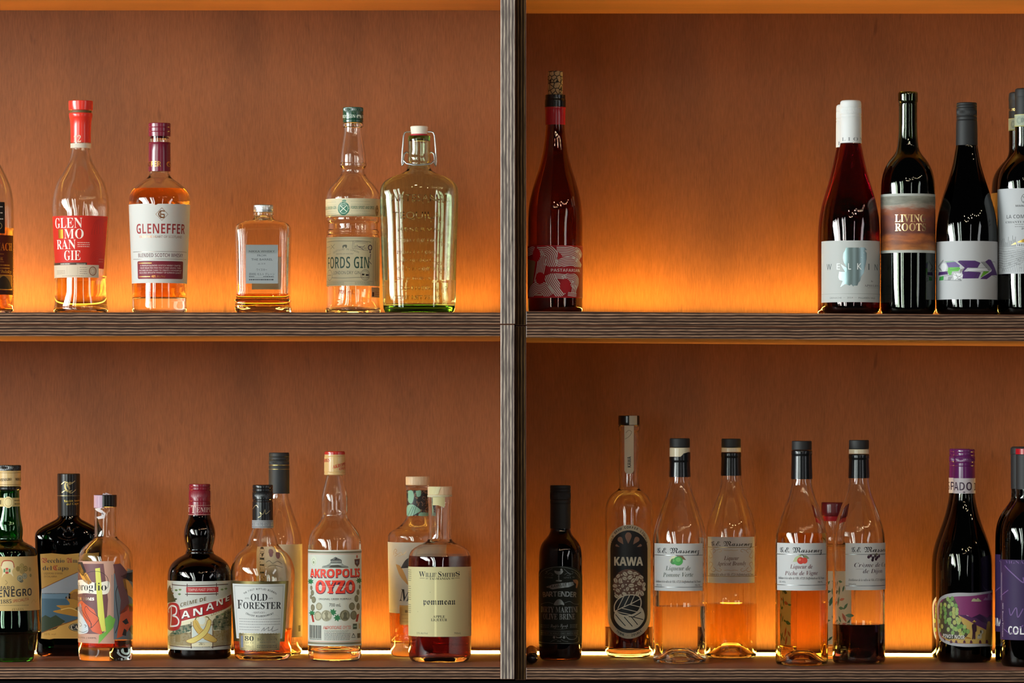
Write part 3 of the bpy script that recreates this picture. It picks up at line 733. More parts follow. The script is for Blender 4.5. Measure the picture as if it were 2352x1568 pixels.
b.lab('neck_band', [('R', 700, 455, 925, 496, CREAM), '+', ('C', 789, 478.5, 14.5, 15.5, GN), ('Q', [(785, 462), (787, 459), (792, 458), (795, 460), (794, 463)], 'i:6a8a70'), '+', ('E', 789, 478.5, 10.5, 11.2, .8, 'i:cfd8c0'), ('L', [(781, 471), (797, 486)], 1.6, 'i:d8dcc8'), ('L', [(797, 471), (781, 486)], 1.6, 'i:d8dcc8'),
    ('A', 'LONDON DRY GIN', 's', 789, 478.5, 11.6, 12.4, -90, 90, 2.2, 'i:d8dcc8'), ('T', 'EST', 's', 785, 473, 793, 473, 2.6, 'i:d8dcc8'),
    ('T', 'DISTILLED LONDON GIN', 'S-.01', 742, 479.5, 772.5, 479.5, 7, GN), ('T', 'FORDS SPIRIT AND SPICE', 'S-.01', 806, 479.5, 859, 479.5, 7, GN), ('G', 752, 463, 773, 470, 2, .8, 'i:b8b090'), ('G', 806, 462, 850, 469, 2, .8, 'i:b8b090'), ('G', 752, 484, 773, 490, 2, .8, 'i:b8b090'), ('G', 806, 484, 850, 490, 2, .8, 'i:b8b090'),
    ('C', 866, 482, 7.5, 12, 'i:8a6a3c'), '+', ('E', 866, 482, 5, 9, 1, 'i:d8c89a'), ('C', 866, 482, 2, 3, 'i:d8c89a')])
BR = 'i:8a8468'; PU = 'i:4a3040'
b.lab('front_label', [('R', 735, 543.5, 880, 656, CREAM), '+', ('R', 745, 546, 856, 546.6, BR), ('R', 857, 546, 857.6, 653, BR), ('R', 745, 645, 856, 645.6, BR),
    ('T', 'FORDS GIN', 'S-.014', 754, 616, 847.5, 616, 27, GD), ('T', 'LONDON DRY GIN', 's', 766, 629.5, 827, 629.5, 7.4, 'i:6a6a58'),
    ('S', [(752, 554), (775, 553), (800, 553.5), (830, 553), (852, 555)], 1.2, BR), ('S', [(762, 637), (790, 638), (820, 637), (848, 636)], 1.2, BR),
    ('Q', [(787, 569), (787, 564), (790, 562), (796, 562), (797, 565), (796, 569), (794, 569), (793, 566), (790, 566), (789, 569)], 'i:5a5a48'), ('L', [(760, 561), (768, 570)], 1.1, BR), ('L', [(769, 560), (760, 571)], 1.1, BR),
    ('A', 'DISTILLED IN LONDON', 's', 793, 640, 66, 66, -26, 26, 4, BR), ('T', 'MADE WITH 100% GRAIN SPIRIT', 's', 772, 584, 812, 584, 2.8, BR),
    ('L', [(811, 553), (844, 556), (845, 575), (809, 570), (811, 553)], .9, 'i:6a5a58'), ('L', [(814, 556), (841, 559), (842, 571), (812, 567), (814, 556)], .6, 'i:6a5a58'), ('L', [(820, 562), (822, 566), (834, 567), (838, 563)], 1.3, 'i:4a4048'), ('L', [(824, 566), (836, 574)], 1.2, 'i:4a4048'), ('T', '18', 's', 814, 567, 819, 567, 3.6, BR), ('T', '62', 's', 836, 570, 841, 570, 3.6, BR),
    ('E', 850, 568, 5, 5.5, 2.6, PU), ('C', 850, 578, 2.4, 2, PU), ('L', [(851.5, 582), (849.5, 595)], 1.6, PU), ('L', [(847, 599), (853, 606)], 1.4, PU),
    ('E', 839, 631, 11.5, 12, .9, 'i:6a5a58'), ('E', 839, 631, 8.6, 9, .6, 'i:6a5a58'), ('R', 831, 628, 837, 632, 'i:3a3028'), ('R', 840, 629, 847, 633, 'i:3a3028'), ('E', 757, 631, 11, 12, .8, 'i:7a6a60'), ('G', 753, 631, 761, 631.1, 1, 1, 'i:7a4030'),
    ('L', [(751, 567), (759, 565), (759, 582), (751, 584)], .8, BR), ('G', 752, 648.5, 790, 652, 2, 1, BR), ('G', 815, 648.5, 850, 652, 2, 1, BR), ('L', [(861.5, 552), (861.5, 645)], 1.2, BR), ('L', [(866, 555), (866, 645)], 1.0, BR)])
b.lab('printed_volume', [('T', '700 mL', 's', 777, 675, 814.5, 675, 9.6, 'i:6a2a20')])
b.lab('side_label', [('R', 853, 659, 884, 682, 'p:e8c8a0'), '+', ('R', 855, 670, 859, 680, 'i:5a2820'), ('G', 861, 670, 872, 679, 3, .9, 'i:b84a30')])

b = Bottle('large flat green flask with swing-top wire stopper and embossed lettering', 962.8, 0.055, 'UL',
    [(312, 24.5, 24.5, 2), (316, 25.8, 25.8, 2), (358, 25.6, 25.6, 2), (362, 26.5, 26.5, 2), (368, 26.5, 26.5, 2), (374, 24.5, 24.5, 2), (382, 26, 25, 2), (390, 29, 26, 2), (397, 39, 29, 2.1), (404, 58, 33, 2.2), (411, 72, 37, 2.3), (419, 82, 40, 2.4), (430, 88.5, 42, 2.6), (445, 90.4, 43, 2.7), (470, 90.3, 43, 2.7), (540, 87.8, 42, 2.7), (644, 84.8, 41, 2.7), (700, 83, 40, 2.7), (710, 81.5, 39.5, 2.7), (716, 79, 37, 2.7)], 'V:8cc07c', wall=5, base=16, punt=5, liquid=(644, 'L:eef2dc'), group=gUL)
b.cap('stopper', [(290, 18.5), (290, 18.5), (291.5, 20.2), (308, 18.2), (308, 18.2)], 'r:e6dccb', label='cream ceramic stopper')
b.cap('gasket', [(308, 18.5), (308, 18.5), (309.5, 19.6), (313, 19.2), (313, 19.2)], 'r:b3202c', label='red rubber gasket')
S = b.s; bm = bmesh.new()
def wp(px, py, y): return ((px - b.cx) * S, y, b.H(py))
for sg in (1, -1):
    q = lambda x, y, d: wp(b.cx + sg * x, y, d)
    tube(bm, [q(20, 303, -.001), q(28, 303, -.002), q(33, 305, -.003), q(35.5, 312, -.004), q(38, 345, -.006), q(39.5, 372, -.008), q(38, 381, -.010), q(35, 376, -.012), q(36, 364, -.010), q(34, 354, -.008), q(29, 350, -.006), q(26, 352, -.004)], 0.0013)
tube(bm, [wp(b.cx - 35, 370, -.012), wp(b.cx - 28, 377, -.016), wp(b.cx - 14, 380, -.019), wp(b.cx, 380.5, -.0195), wp(b.cx + 14, 380, -.019), wp(b.cx + 28, 377, -.016), wp(b.cx + 35, 370, -.012)], 0.0013)
bmesh.ops.recalc_face_normals(bm, faces=bm.faces)
link('wire_bail', bm, ['m:c4c7c8'], b.root)
EM = 'G:e4efdc'
emb = [('T', 'ARTESANAL', 's-.012', 898, 462, 1034, 462, 16, EM), ('T', 'TEQUILA', 's-.012', 901, 502, 1012, 502, 16, EM), ('T', 'RESERVA', 's-.01', 914, 531, 1010, 531, 9, EM), ('T', 'CONT NET 750 ML', 's-.01', 902, 687, 1016, 687, 9, EM)]
rg = random.Random(21)
for y, x0, x1, h in ((556, 902, 1014, 8), (583, 903, 1000, 8), (601, 908, 1000, 7), (621, 908, 1030, 8), (642, 912, 1005, 6), (665, 920, 1025, 8)):   # worn, unreadable raised letters
    x = x0
    while x < x1:
        w_ = rg.uniform(4, 6.5); k = rg.random()
        emb.append(('L', [(x, y), (x, y - h), (x + w_ * .7, y - h * rg.choice((1, .5, .1)))], 1.0, EM) if k < .6 else ('E', x + w_ * .4, y - h / 2, w_ * .4, h / 2, 1.0, EM))
        x += w_ + rg.uniform(1.2, 4)
o = b.lab('embossing', emb, lift=0.25, step=.2)
mo = o.modifiers.new('thick', 'SOLIDIFY'); mo.thickness = 0.0004; mo.offset = -1

# ---- upper right shelf -----------------------------------------------------
b = Bottle('amber burgundy bottle with printed cork in its mouth, beside the post', 1275.3, 0.15, 'UR',
    [(218, 21.5), (218, 21.5), (220, 22.5), (228, 22.8), (230, 23.6), (245, 23.8), (250, 22.6), (288, 22), (310, 23.5), (332, 26.3), (350, 29), (365, 32.3), (380, 36.3), (397, 41.5), (413, 46.7), (430, 51.7), (447, 56), (463, 59.2), (480, 61.5), (500, 62.7), (560, 63), (690, 63), (709, 62.7), (715, 61), (718, 57)], 'D:a4682a', liquid=(684, 'L:3a0c02'), base=8, punt=22, group=gUR)
b.cap('cork', [(164, 16.8), (164, 16.8), (165, 17.3), (218, 16.4), (236, 15.5), (236, 15.5)], 'cork', label='cork printed with a cracked net pattern')
b.cap('dark_lip', [(218, 22.5), (218, 22.5), (219, 23.2), (228, 23.4), (229.5, 24.2), (246, 24.4), (246, 24.4)], 'g:0c0a09', label='black glossy lip of the bottle')
b.cap('capsule', [(246.5, 24), (246.5, 24), (249, 24.3), (252, 23.8), (287, 23.4), (287, 23.4)], 'g:a81422', label='torn red foil band')
RD, WH = 'i:b50d1c', 'i:e2d3d0'
b.lab('front_label', [('R', 1196, 563, 1358, 683.5, 'p:b01020'), '+', *tf(.1212, 1200, 540, [
    ('P', [(40, 420), (250, 480), (200, 900), (60, 1100)], 'i:8a6a4a'),
    ('B', [(60, 310), (130, 300), (240, 260)], 5, 32, 15, WH), ('B', [(300, 320), (360, 470), (330, 700), (280, 900)], 6, 33, 17, WH),
    ('B', [(280, 270), (440, 270), (560, 370), (560, 470), (510, 600)], 7, 34, 18, WH),
    ('B', [(650, 300), (850, 300), (1010, 350), (1080, 460)], 7, 32, 17, WH), ('B', [(640, 560), (820, 500), (990, 500), (1100, 620)], 6, 31, 17, WH), ('B', [(1000, 260), (1080, 300), (1120, 380)], 4, 26, 13, WH), '+',
    ('B', [(140, 1180), (180, 1060), (290, 980), (420, 1010), (520, 1150)], 7, 32, 17, WH), ('B', [(500, 740), (560, 880), (660, 1020), (760, 1150)], 7, 33, 18, WH),
    ('B', [(620, 770), (740, 780), (830, 790)], 4, 26, 14, WH), ('B', [(780, 860), (900, 800), (1010, 850), (960, 1000)], 6, 32, 17, WH), ('B', [(990, 940), (970, 1090)], 5, 26, 12, WH), ('B', [(860, 1110), (1020, 1130)], 3, 28, 14, WH), ('B', [(230, 1120), (380, 1125)], 1, 30, 44, 'i:c89a90'), '+',
    ('C', 262, 370, 100, 130, RD), ('C', 335, 810, 105, 112, RD), ('C', 815, 960, 110, 140, RD), ('P', [(670, 320), (720, 345), (765, 420), (665, 470)], RD), ('R', 40, 180, 1200, 206, RD), ('R', 40, 1160, 1200, 1190, RD), '+',
    ('R', 430, 596, 1108, 726, 'i:a80e1e'), '+', ('T', 'PASTAFARIAN', 'S-.012', 540, 690, 1075, 690, 56, 'i:ead9d6')])], clip=(563, 683.5))

def welkin(yd, dx, dy, label):
    b = Bottle(label, 1954 + dx, yd, 'UR',
        [(y - dy, h) for y, h in ((245, 22), (329, 23.5), (345, 27), (365, 31), (383, 35.3), (402, 40), (420, 45.3), (439, 51), (457, 56.3), (476, 60.7), (495, 63.8), (515, 65.8), (540, 66.8), (570, 67), (698, 67), (710, 66), (717, 62), (720, 57))], 'D:d8b4b4', liquid=(331 - dy, 'L:7a0014'), base=8, punt=18, group=gUR)
    b.cap('screw_cap', [(y - dy, h) for y, h in ((231, 20), (231, 20), (233, 22.8), (238, 24.2), (246, 24.4), (247, 23.8), (248, 24.5), (262, 24.6), (263, 23.9), (265, 24.6), (269, 24.6), (270, 23.9), (271.5, 24.6), (329, 25), (329, 25))], 'r:dfe0e0', knurl=(249 - dy, 261 - dy))
    b.lab('cap_print', [('T', 'L I O N', 'B-.01', 1934 + dx, 323 - dy, 1979 + dx, 323 - dy, 8, 'i:8e9094')], prof=[(250 - dy, 24.8), (330 - dy, 25.1)], label='grey lettering round the white cap')
    return b
welkin(0.15, -9, -9.5, 'wine bottle with white screw cap almost hidden directly behind the teal-blot bottle')
b = welkin(0.06, 0, 0, 'dark red wine bottle with white screw cap and pale label bearing a teal foil blot')
TL = 'm:8aa0a2'; DG = 'i:4c5a60'
b.lab('front_label', [('R', 1876, 552, 2034, 693.5, 'p:dfe2e0'), '+', *tf(.12755, 1880, 530, [
    ('P', [(495, 300), (730, 300), (740, 318), (750, 295), (830, 298), (872, 340), (830, 347), (868, 400), (865, 500), (840, 640), (815, 750), (765, 830), (750, 900), (720, 930), (700, 985), (640, 985), (625, 1003), (590, 962), (562, 985), (480, 955), (440, 980), (395, 1010), (440, 900), (382, 880), (360, 830), (375, 735), (480, 740), (400, 596), (512, 670), (455, 560), (440, 480), (450, 400), (490, 330)], TL),
    ('T', 'W', 's', 150, 702, 236, 702, 112, DG), ('T', 'E', 's', 328, 695, 388, 695, 112, 'i:f4f6f6'), ('T', 'I', 's', 897, 700, 913, 700, 112, DG), ('T', 'N', 's', 1010, 704, 1060, 704, 112, DG),
    ('T', 'by', 'I', 945, 915, 980, 915, 26, 'i:6a6a6a'), ('T', 'APHELION', 'B-.01', 826, 1003, 1076, 1003, 38, 'i:6e7070'), ('R', 880, 1020, 1070, 1024, 'i:9a9c9a'),
    ('R', 40, 1128, 1180, 1134, 'i:a2a5a4'), ('T', 'GRENACHE', 's', 204, 1218, 418, 1218, 28, 'i:7a7c7c'), ('T', '2024', 's', 514, 1216, 622, 1216, 28, 'i:7a7c7c'), ('T', 'McLAREN VALE', 's', 718, 1220, 1015, 1220, 28, 'i:5e6060'), ('R', 445, 1200, 485, 1203, 'i:9a9c9a'), ('R', 650, 1200, 690, 1203, 'i:9a9c9a'), '+',
    ('T', 'L', 's', 535, 695, 585, 695, 112, 'i:f0f4f4'), ('T', 'K', 's', 698, 695, 776, 695, 112, 'i:f4f6f6'), ('P', [(760, 465), (790, 490), (770, 480)], 'i:eef2f2'), ('P', [(808, 385), (825, 405), (812, 400)], 'i:eef2f2')])])

b = Bottle('black wine bottle with open neck and brown painted landscape label', 2085.5, 0.06, 'UR',
    [(211, 20), (211, 20), (213, 22), (221, 22.7), (233, 22.7), (236, 21.2), (260, 21.2), (300, 21.5), (328, 23.4), (340, 25.2), (348, 28), (356, 33), (365, 40.5), (376, 48), (388, 54), (400, 58), (415, 60.8), (440, 62.2), (480, 62.6), (700, 62.6), (713, 61.8), (719, 59), (722, 55)], 'D:5a6a38', liquid=(318, 'L:060302'), base=8, punt=30, group=gUR)
b.lab('front_label', [('R', 2008, 444.5, 2163, 580, 'painted')])
b.lab('label_trim', [('R', 2008, 444, 2163, 449.5, 'p:d4d6d0'), ('R', 2008, 574, 2163, 580, 'p:d4d6d0'), ('T', 'LIVING', 'B', 2056, 509.3, 2126, 509.3, 17, 'm:f0cf92'), ('T', 'ROOTS', 'B', 2056, 529.8, 2126.5, 529.8, 17, 'm:f0cf92')], lift=.24, label='white edges and gold foil lettering')

b = Bottle('black wine bottle with white label showing purple and green angular shapes', 2220.4, 0.06, 'UR',
    [(245, 22), (334, 24.6), (350, 27.3), (372, 31.3), (390, 35.8), (409, 41.3), (428, 47.5), (446, 53.4), (462, 58.4), (476, 62.2), (495, 66.3), (513, 68.8), (535, 70.3), (560, 70.8), (700, 70.8), (713, 69.8), (719, 66), (721.5, 61)], 'D:2c2c1c', liquid=(345, 'L:060204'), base=8, punt=26, group=gUR)
b.cap('screw_cap', [(236, 22), (236, 22), (238, 23.4), (241, 23.6), (242, 22.8), (244, 23.6), (247, 23.6), (248, 22.8), (250, 23.6), (254, 23.6), (266, 23.7), (268, 22.8), (270, 23.8), (275, 23.8), (276.5, 22.9), (278, 24), (334, 25), (334, 25)], 'r:17181a', knurl=(254, 265))
PP, PL, LG, GR2, LN = 'i:4b2a66', 'i:6a5590', 'i:62b548', 'i:8c8d90', 'i:303036'
b.lab('front_label', [('R', 2138, 553, 2303, 687, 'p:dcdde0'), '+', *tf(.1913, 2010, 430, [
    ('P', [(835, 885), (940, 880), (965, 893), (860, 900)], 'i:86a890'), ('P', [(855, 900), (965, 893), (1020, 940), (1010, 958), (880, 958)], PL), ('P', [(880, 958), (1010, 958), (1025, 972), (1000, 1005), (925, 1008), (915, 1048), (890, 1050), (870, 1010)], LG), ('P', [(990, 890), (1015, 878), (1200, 880), (1265, 905), (1230, 965), (1110, 965), (1065, 1010), (1245, 1015), (1270, 1020), (1240, 1092), (1050, 1095), (1045, 1010), (1075, 965)], PP),
    ('P', [(1270, 895), (1320, 890), (1400, 985), (1365, 1000)], GR2), ('P', [(1320, 890), (1360, 862), (1390, 868), (1450, 1000), (1465, 1048), (1400, 1052), (1340, 1100), (1260, 1100), (1285, 1075), (1395, 1005), (1400, 985)], PP), ('P', [(1300, 1008), (1375, 1005), (1280, 1075), (1262, 1085)], 'i:63a02c'),
    ('P', [(765, 1010), (870, 1005), (875, 1042), (760, 1050)], PP), ('P', [(775, 1070), (825, 1058), (822, 1110), (768, 1112)], 'i:3f9a48'), ('P', [(880, 1070), (930, 1068), (905, 1112), (872, 1112)], GR2), ('P', [(1010, 1072), (1040, 1122), (990, 1105)], GR2), ('P', [(760, 935), (820, 860), (822, 880), (770, 950), (810, 985), (800, 1002), (765, 970)], GR2), '+',
    ('C', 825, 955, 52, 52, 'i:dcdde0'), ('P', [(1120, 970), (1345, 965), (1360, 1005), (1110, 1010)], 'i:cfd0d4'), ('P', [(935, 1045), (965, 1025), (1055, 1040), (1050, 1085), (950, 1110)], 'i:e6e6ea'), ('P', [(1020, 985), (1070, 970), (1050, 1005), (1020, 1030)], 'i:8e8a8a'), '+',
    *[('L', p, 3.2, LN) for p in ([(1120, 970), (1345, 965)], [(1110, 1010), (1360, 1005)], [(935, 1045), (1050, 1085)], [(965, 1025), (1000, 1105)], [(1055, 1040), (960, 1110)], [(830, 1060), (935, 1050)], [(830, 1110), (1040, 1122)], [(1100, 940), (1075, 965)], [(1270, 895), (1365, 1000)], [(1390, 890), (1440, 890), (1470, 1000)], [(1400, 1052), (1455, 1075)], [(880, 958), (900, 990), (1005, 975)], [(1230, 1020), (1190, 1092)], [(1030, 880), (1100, 940)], [(730, 970), (770, 1000)])]])])

CHI = [(212, 22), (300, 23), (337, 23.2), (349, 25.5), (357, 30), (367, 39), (379, 48.5), (392, 56), (408, 60.8), (430, 62.8), (460, 63.2), (700, 63.2), (713, 62.2), (720, 59.5), (723, 55)]
def chianti(yd, dx, dy, label):
    b = Bottle(label, 2354.5 + dx, yd, 'UR', [(y - dy, h) for y, h in CHI], 'D:3a4424', liquid=(318 - dy, 'L:060204'), base=8, punt=26, group=gUR)
    b.cap('capsule', [(y - dy, h) for y, h in ((203, 19), (203, 19), (205, 22), (210, 23.2), (222, 23.8), (224, 23.2), (292, 23.6), (292, 23.6))], 'r:17181b')
    b.lab('seal_band', [('R', 2316 + dx, 262 - dy, 2392 + dx, 290 - dy, 'p:b9c3ae'), '+', ('R', 2316 + dx, 262 - dy, 2392 + dx, 264 - dy, 'i:c8c48a'), ('R', 2316 + dx, 288 - dy, 2392 + dx, 290 - dy, 'i:a8a45a'), ('E', 2341 + dx, 276 - dy, 6, 7, 1.2, 'i:7a8478'), ('E', 2341 + dx, 276 - dy, 3.5, 4.5, .8, 'i:7a8478'), ('T', 'DOCG', 'B', 2346 + dx, 281 - dy, 2370 + dx, 281 - dy, 11, 'i:5e6a62')], prof=[(200, 23.9), (300, 23.9)])
    return b
b = chianti(0.155, -14, -9, 'wine bottle with beige label, half hidden behind the vineyard-drawing bottle')
b.lab('capsule_print', [('T', 'MONALTO', 'B', 2306, 254, 2332, 254, 5.5, 'm:c9a864')], prof=[(200, 24), (320, 24.2)], label='gold word on the black capsule')
b.lab('front_label', [('R', 2264, 441, 2400, 630, 'p:dcb68a')])
b = chianti(0.06, 0, 0, 'wine bottle with white vineyard-drawing label, at the right end of the upper shelf')
LI = 'i:4a4c50'
lines = []
rg = random.Random(3)
for i in range(13):
    x = 2294 + i * 3.2; h = rg.uniform(10, 26)
    lines.append(('S', [(x - 1.5, 566), (x - .6, 566 - h * .6), (x, 566 - h), (x + .7, 566 - h * .5), (x + 1.6, 567)], .45, LI))
for i in range(16):
    x = 2306 + i * 3.4
    lines.append(('S', [(x, 574 + i % 3), (x + 3, 590), (x + 2 + i * .4, 608), (x - 4 + i, 624)], .5, LI))
for i in range(9):
    lines.append(('S', [(2282, 572 + i * 6), (2296, 569 + i * 5.4), (2312, 571 + i * 5.6), (2360, 566 + i * 4)], .45, LI))
for i in range(14):
    x, y = 2290 + rg.uniform(0, 55), rg.uniform(575, 622); lines.append(('S', [(x, y), (x + 2, y - 3), (x + 4, y), (x + 6, y - 2.5)], .5, LI))
b.lab('front_label', [('R', 2276, 432, 2434, 628, 'p:dcdee2'), '+', ('E', 2356, 456, 10, 11, 1, LI), ('S', [(2349, 450), (2354, 458), (2350, 464)], 1, LI), ('S', [(2357, 446), (2353, 456), (2360, 464)], 1, LI),
    ('T', 'MAN', 'S', 2333, 474.5, 2351, 474.5, 4.6, LI), ('T', 'LA COM', 'S-.012', 2312.5, 501, 2353, 501, 8.4, LI), ('T', 'CHIANTI S', 'B', 2310, 511.6, 2354, 511.6, 4.4, LI), ('G', 2331, 515, 2360, 520, 2, 1.3, 'i:7a7c80'), ('T', '2021', 'S', 2346, 526.5, 2366, 526.5, 4, LI),
    ('P', [(2323, 562), (2332, 556), (2336, 560)], 'm:c9a050'), ('P', [(2336, 556), (2352, 548), (2370, 552), (2370, 557)], 'm:c9a050'), ('R', 2334, 557, 2370, 568, 'i:c8c9cc'), *lines, *[('R', 2337 + i * 4.5, 560, 2339 + i * 4.5, 565, LI) for i in range(6)]])

# ---- lower left shelf ------------------------------------------------------
GOLD = 'm:c9a050'
b = Bottle('green amaro bottle with cream crest label, cut by the left edge of the lower shelf', 20, 0.15, 'LL',
    [(1070, 24), (1118, 25), (1126, 25), (1128, 24.4), (1150, 25), (1181, 27), (1195, 29), (1208, 31.5), (1216, 32.2), (1228, 32), (1236, 31), (1241, 33), (1247, 42), (1254, 54), (1261, 62), (1270, 64.5), (1280, 65), (1340, 68.5), (1403, 71.5), (1445, 74), (1450, 73.5), (1454, 66), (1459, 64.5), (1480, 61.5), (1505, 58), (1514, 56), (1519, 52)], 'D:2f8a3c', liquid=(1240, 'L:120402'), base=10, punt=10, group=gLL)
b.cap('screw_cap', [(1068, 26), (1068, 26), (1069.5, 27.6), (1081, 28), (1082, 27.2), (1083, 28), (1116, 28), (1116, 28)], 'g:c9a872', knurl=(1069, 1080))
b.cap('dark_top', [(1067.6, 26.4), (1067.6, 26.4), (1069, 28), (1080.5, 28.3), (1080.5, 28.3)], 'g:1b1917', knurl=(1069, 1080), label='black ribbed top of the cap')
b.lab('cap_print', [('T', 'MONTENEGRO', 'B', -6, 1106, 26, 1103, 6, 'i:3a2a18'), ('T', 'MONTENEGRO', 'B', 35, 1103, 62, 1106, 6, 'i:3a2a18'), ('R', -20, 1085, 60, 1086, 'i:8a6a34'), ('R', -20, 1112, 60, 1113, 'i:8a6a34')], prof=[(1060, 28.3), (1117, 28.3)], label='dark lettering round the gold cap')
b.cap('neck_ring', [(1117, 27), (1117, 27), (1119, 28.6), (1123, 28.6), (1125, 27), (1125, 27)], 'g:120f0d')
b.lab('neck_band', [('R', -30, 1143, 70, 1163, 'p:d9bf80'), '+', ('C', 19, 1153, 11, 13, 'i:e0cc96'), '+', ('E', 19, 1153, 8, 9.5, 1, 'i:a88a50'), ('R', -4, 1148, 3, 1158, 'i:6a5a30'), ('G', 33, 1149, 46, 1157, 2, 2.4, 'i:6a5a30')])
TX = 'i:2e2a2c'
b.lab('front_label', [('R', -80, 1278, 125, 1402.5, 'p:ddb978'), '+',
    ('Q', [(2, 1302), (8, 1290), (28, 1290), (32, 1302), (28, 1312), (31, 1324), (24, 1318), (10, 1318), (4, 1326), (6, 1312)], 'i:d8c49a'), ('S', [(2, 1300), (8, 1288), (28, 1289), (33, 1303)], 2.2, 'i:a83a2c'), ('C', 16, 1310, 7, 6, 'i:e0d4b4'), '+', ('R', 8, 1306, 11, 1314, 'i:3a7a4a'), ('R', 21, 1306, 24, 1314, 'i:3a7a4a'), ('C', 16, 1315, 4, 2.5, 'i:a83a2c'), ('C', 16, 1306, 3, 2.5, 'i:c24a3a'), ('S', [(12, 1332), (17, 1338), (12, 1342)], 1, 'i:8a7248'),
    ('C', 42, 1306, 5, 6, 'i:8a7440'), ('C', 51, 1300, 6, 6, 'i:9a8248'), ('C', 60, 1306, 6, 6.5, 'i:8a7440'), ('C', 52, 1312, 7, 6, 'i:a08a54'), ('C', 46, 1328, 7, 7, 'i:7c7a66'), ('C', 57, 1323, 7, 7, 'i:8c8872'), ('C', 49, 1334, 5, 4, 'i:6a6858'), ('C', 70, 1308, 4, 5, 'i:9a8248'), ('C', 71, 1322, 3.5, 4, 'i:8a7a4a'), '+', ('E', 46, 1328, 4.5, 4.5, 1, 'i:c8bc94'), ('E', 57, 1323, 4.5, 4.5, 1, 'i:c8bc94'), ('E', 51, 1300, 3, 3, 1, 'i:c8b070'), ('E', 60, 1306, 3, 3, 1, 'i:c8b070'),
    ('T', 'AMARO', 'S-.01', -14, 1354, 33, 1354, 8.5, TX), ('T', 'MONTENEGRO', 'S-.006', -46, 1374, 72, 1368, 17, TX), ('T', '1885', 'B-.01', 1, 1386, 26, 1385, 9, TX), ('T', 'SPECIALITÀ', 's', 29, 1383.5, 65, 1379, 6.5, 'i:a8432c'), ('S', [(70, 1386), (76, 1378), (80, 1384), (86, 1374)], 1, 'i:c89a50'), ('G', -30, 1390, 64, 1390.1, 1, 1.2, 'i:8a7850'), ('T', 'ITALIA', 'B-.01', 27, 1402, 53, 1401, 5, 'i:8a7040')], ny=4)

b = Bottle('flat dark amaro bottle with yellow seaside parchment label', 157.8, 0.300, 'LL',
    [(1100, 23, 21), (1184, 24, 21), (1190, 27, 22), (1196, 37, 23), (1203, 50, 24, 2.4), (1210, 62, 25, 3), (1217, 71, 26, 3.6), (1224, 75.5, 27, 4.2), (1232, 77, 28, 4.6), (1262, 76, 28, 4.8), (1340, 71.5, 27, 5), (1420, 72.5, 27, 5), (1478, 74.5, 28, 5), (1494, 74, 27.5, 5), (1501, 71, 26, 5)], 'D:2a130c', liquid=(1186, 'L:0c0202'), base=7, punt=3, group=gLL)
b.cap('screw_cap', [(1087, 24.6), (1087, 24.6), (1088.5, 26.2), (1137, 26.2), (1137.5, 25.4), (1138.5, 25.4), (1139, 26), (1184, 25.2), (1184, 25.2)], 'g:181310', knurl=(1089, 1097))
b.lab('cap_print', [('T', 'C', 'F', 148, 1130, 166, 1130, 24, 'm:b7a070'), ('S', [(141, 1112), (150, 1106), (160, 1112), (172, 1104)], 2, 'm:b7a070'), ('S', [(142, 1131), (152, 1126), (163, 1132), (174, 1124)], 2, 'm:b7a070'), ('R', 131, 1137.6, 184, 1139, 'm:9a8a68'), ('T', 'Vecchio Amaro', 'B', 147, 1153, 182, 1151, 5, 'm:c0a04e'), ('T', 'del Capo', 'B', 153, 1160, 180, 1158, 5, 'm:c0a04e')], prof=[(1080, 26.4), (1190, 26)], label='gold print on the black cap')
o = b.lab('embossing', [('A', 'LIQUORE DA MANGIARE', 'B', 158, 1172, 100, 80, 222, 138, 8, 'D:2a130c'), ('S', [(126, 1222), (140, 1210), (152, 1220), (158, 1208), (164, 1220), (178, 1210), (190, 1222)], 4, 'D:2a130c'), ('E', 158, 1226, 12, 8, 3, 'D:2a130c'), ('S', [(132, 1232), (158, 1240), (186, 1232)], 3, 'D:2a130c')], lift=.3, step=.2)
mo = o.modifiers.new('thick', 'SOLIDIFY'); mo.thickness = 0.0006; mo.offset = -1
YE, YD = 'i:c39448', 'i:a9782c'
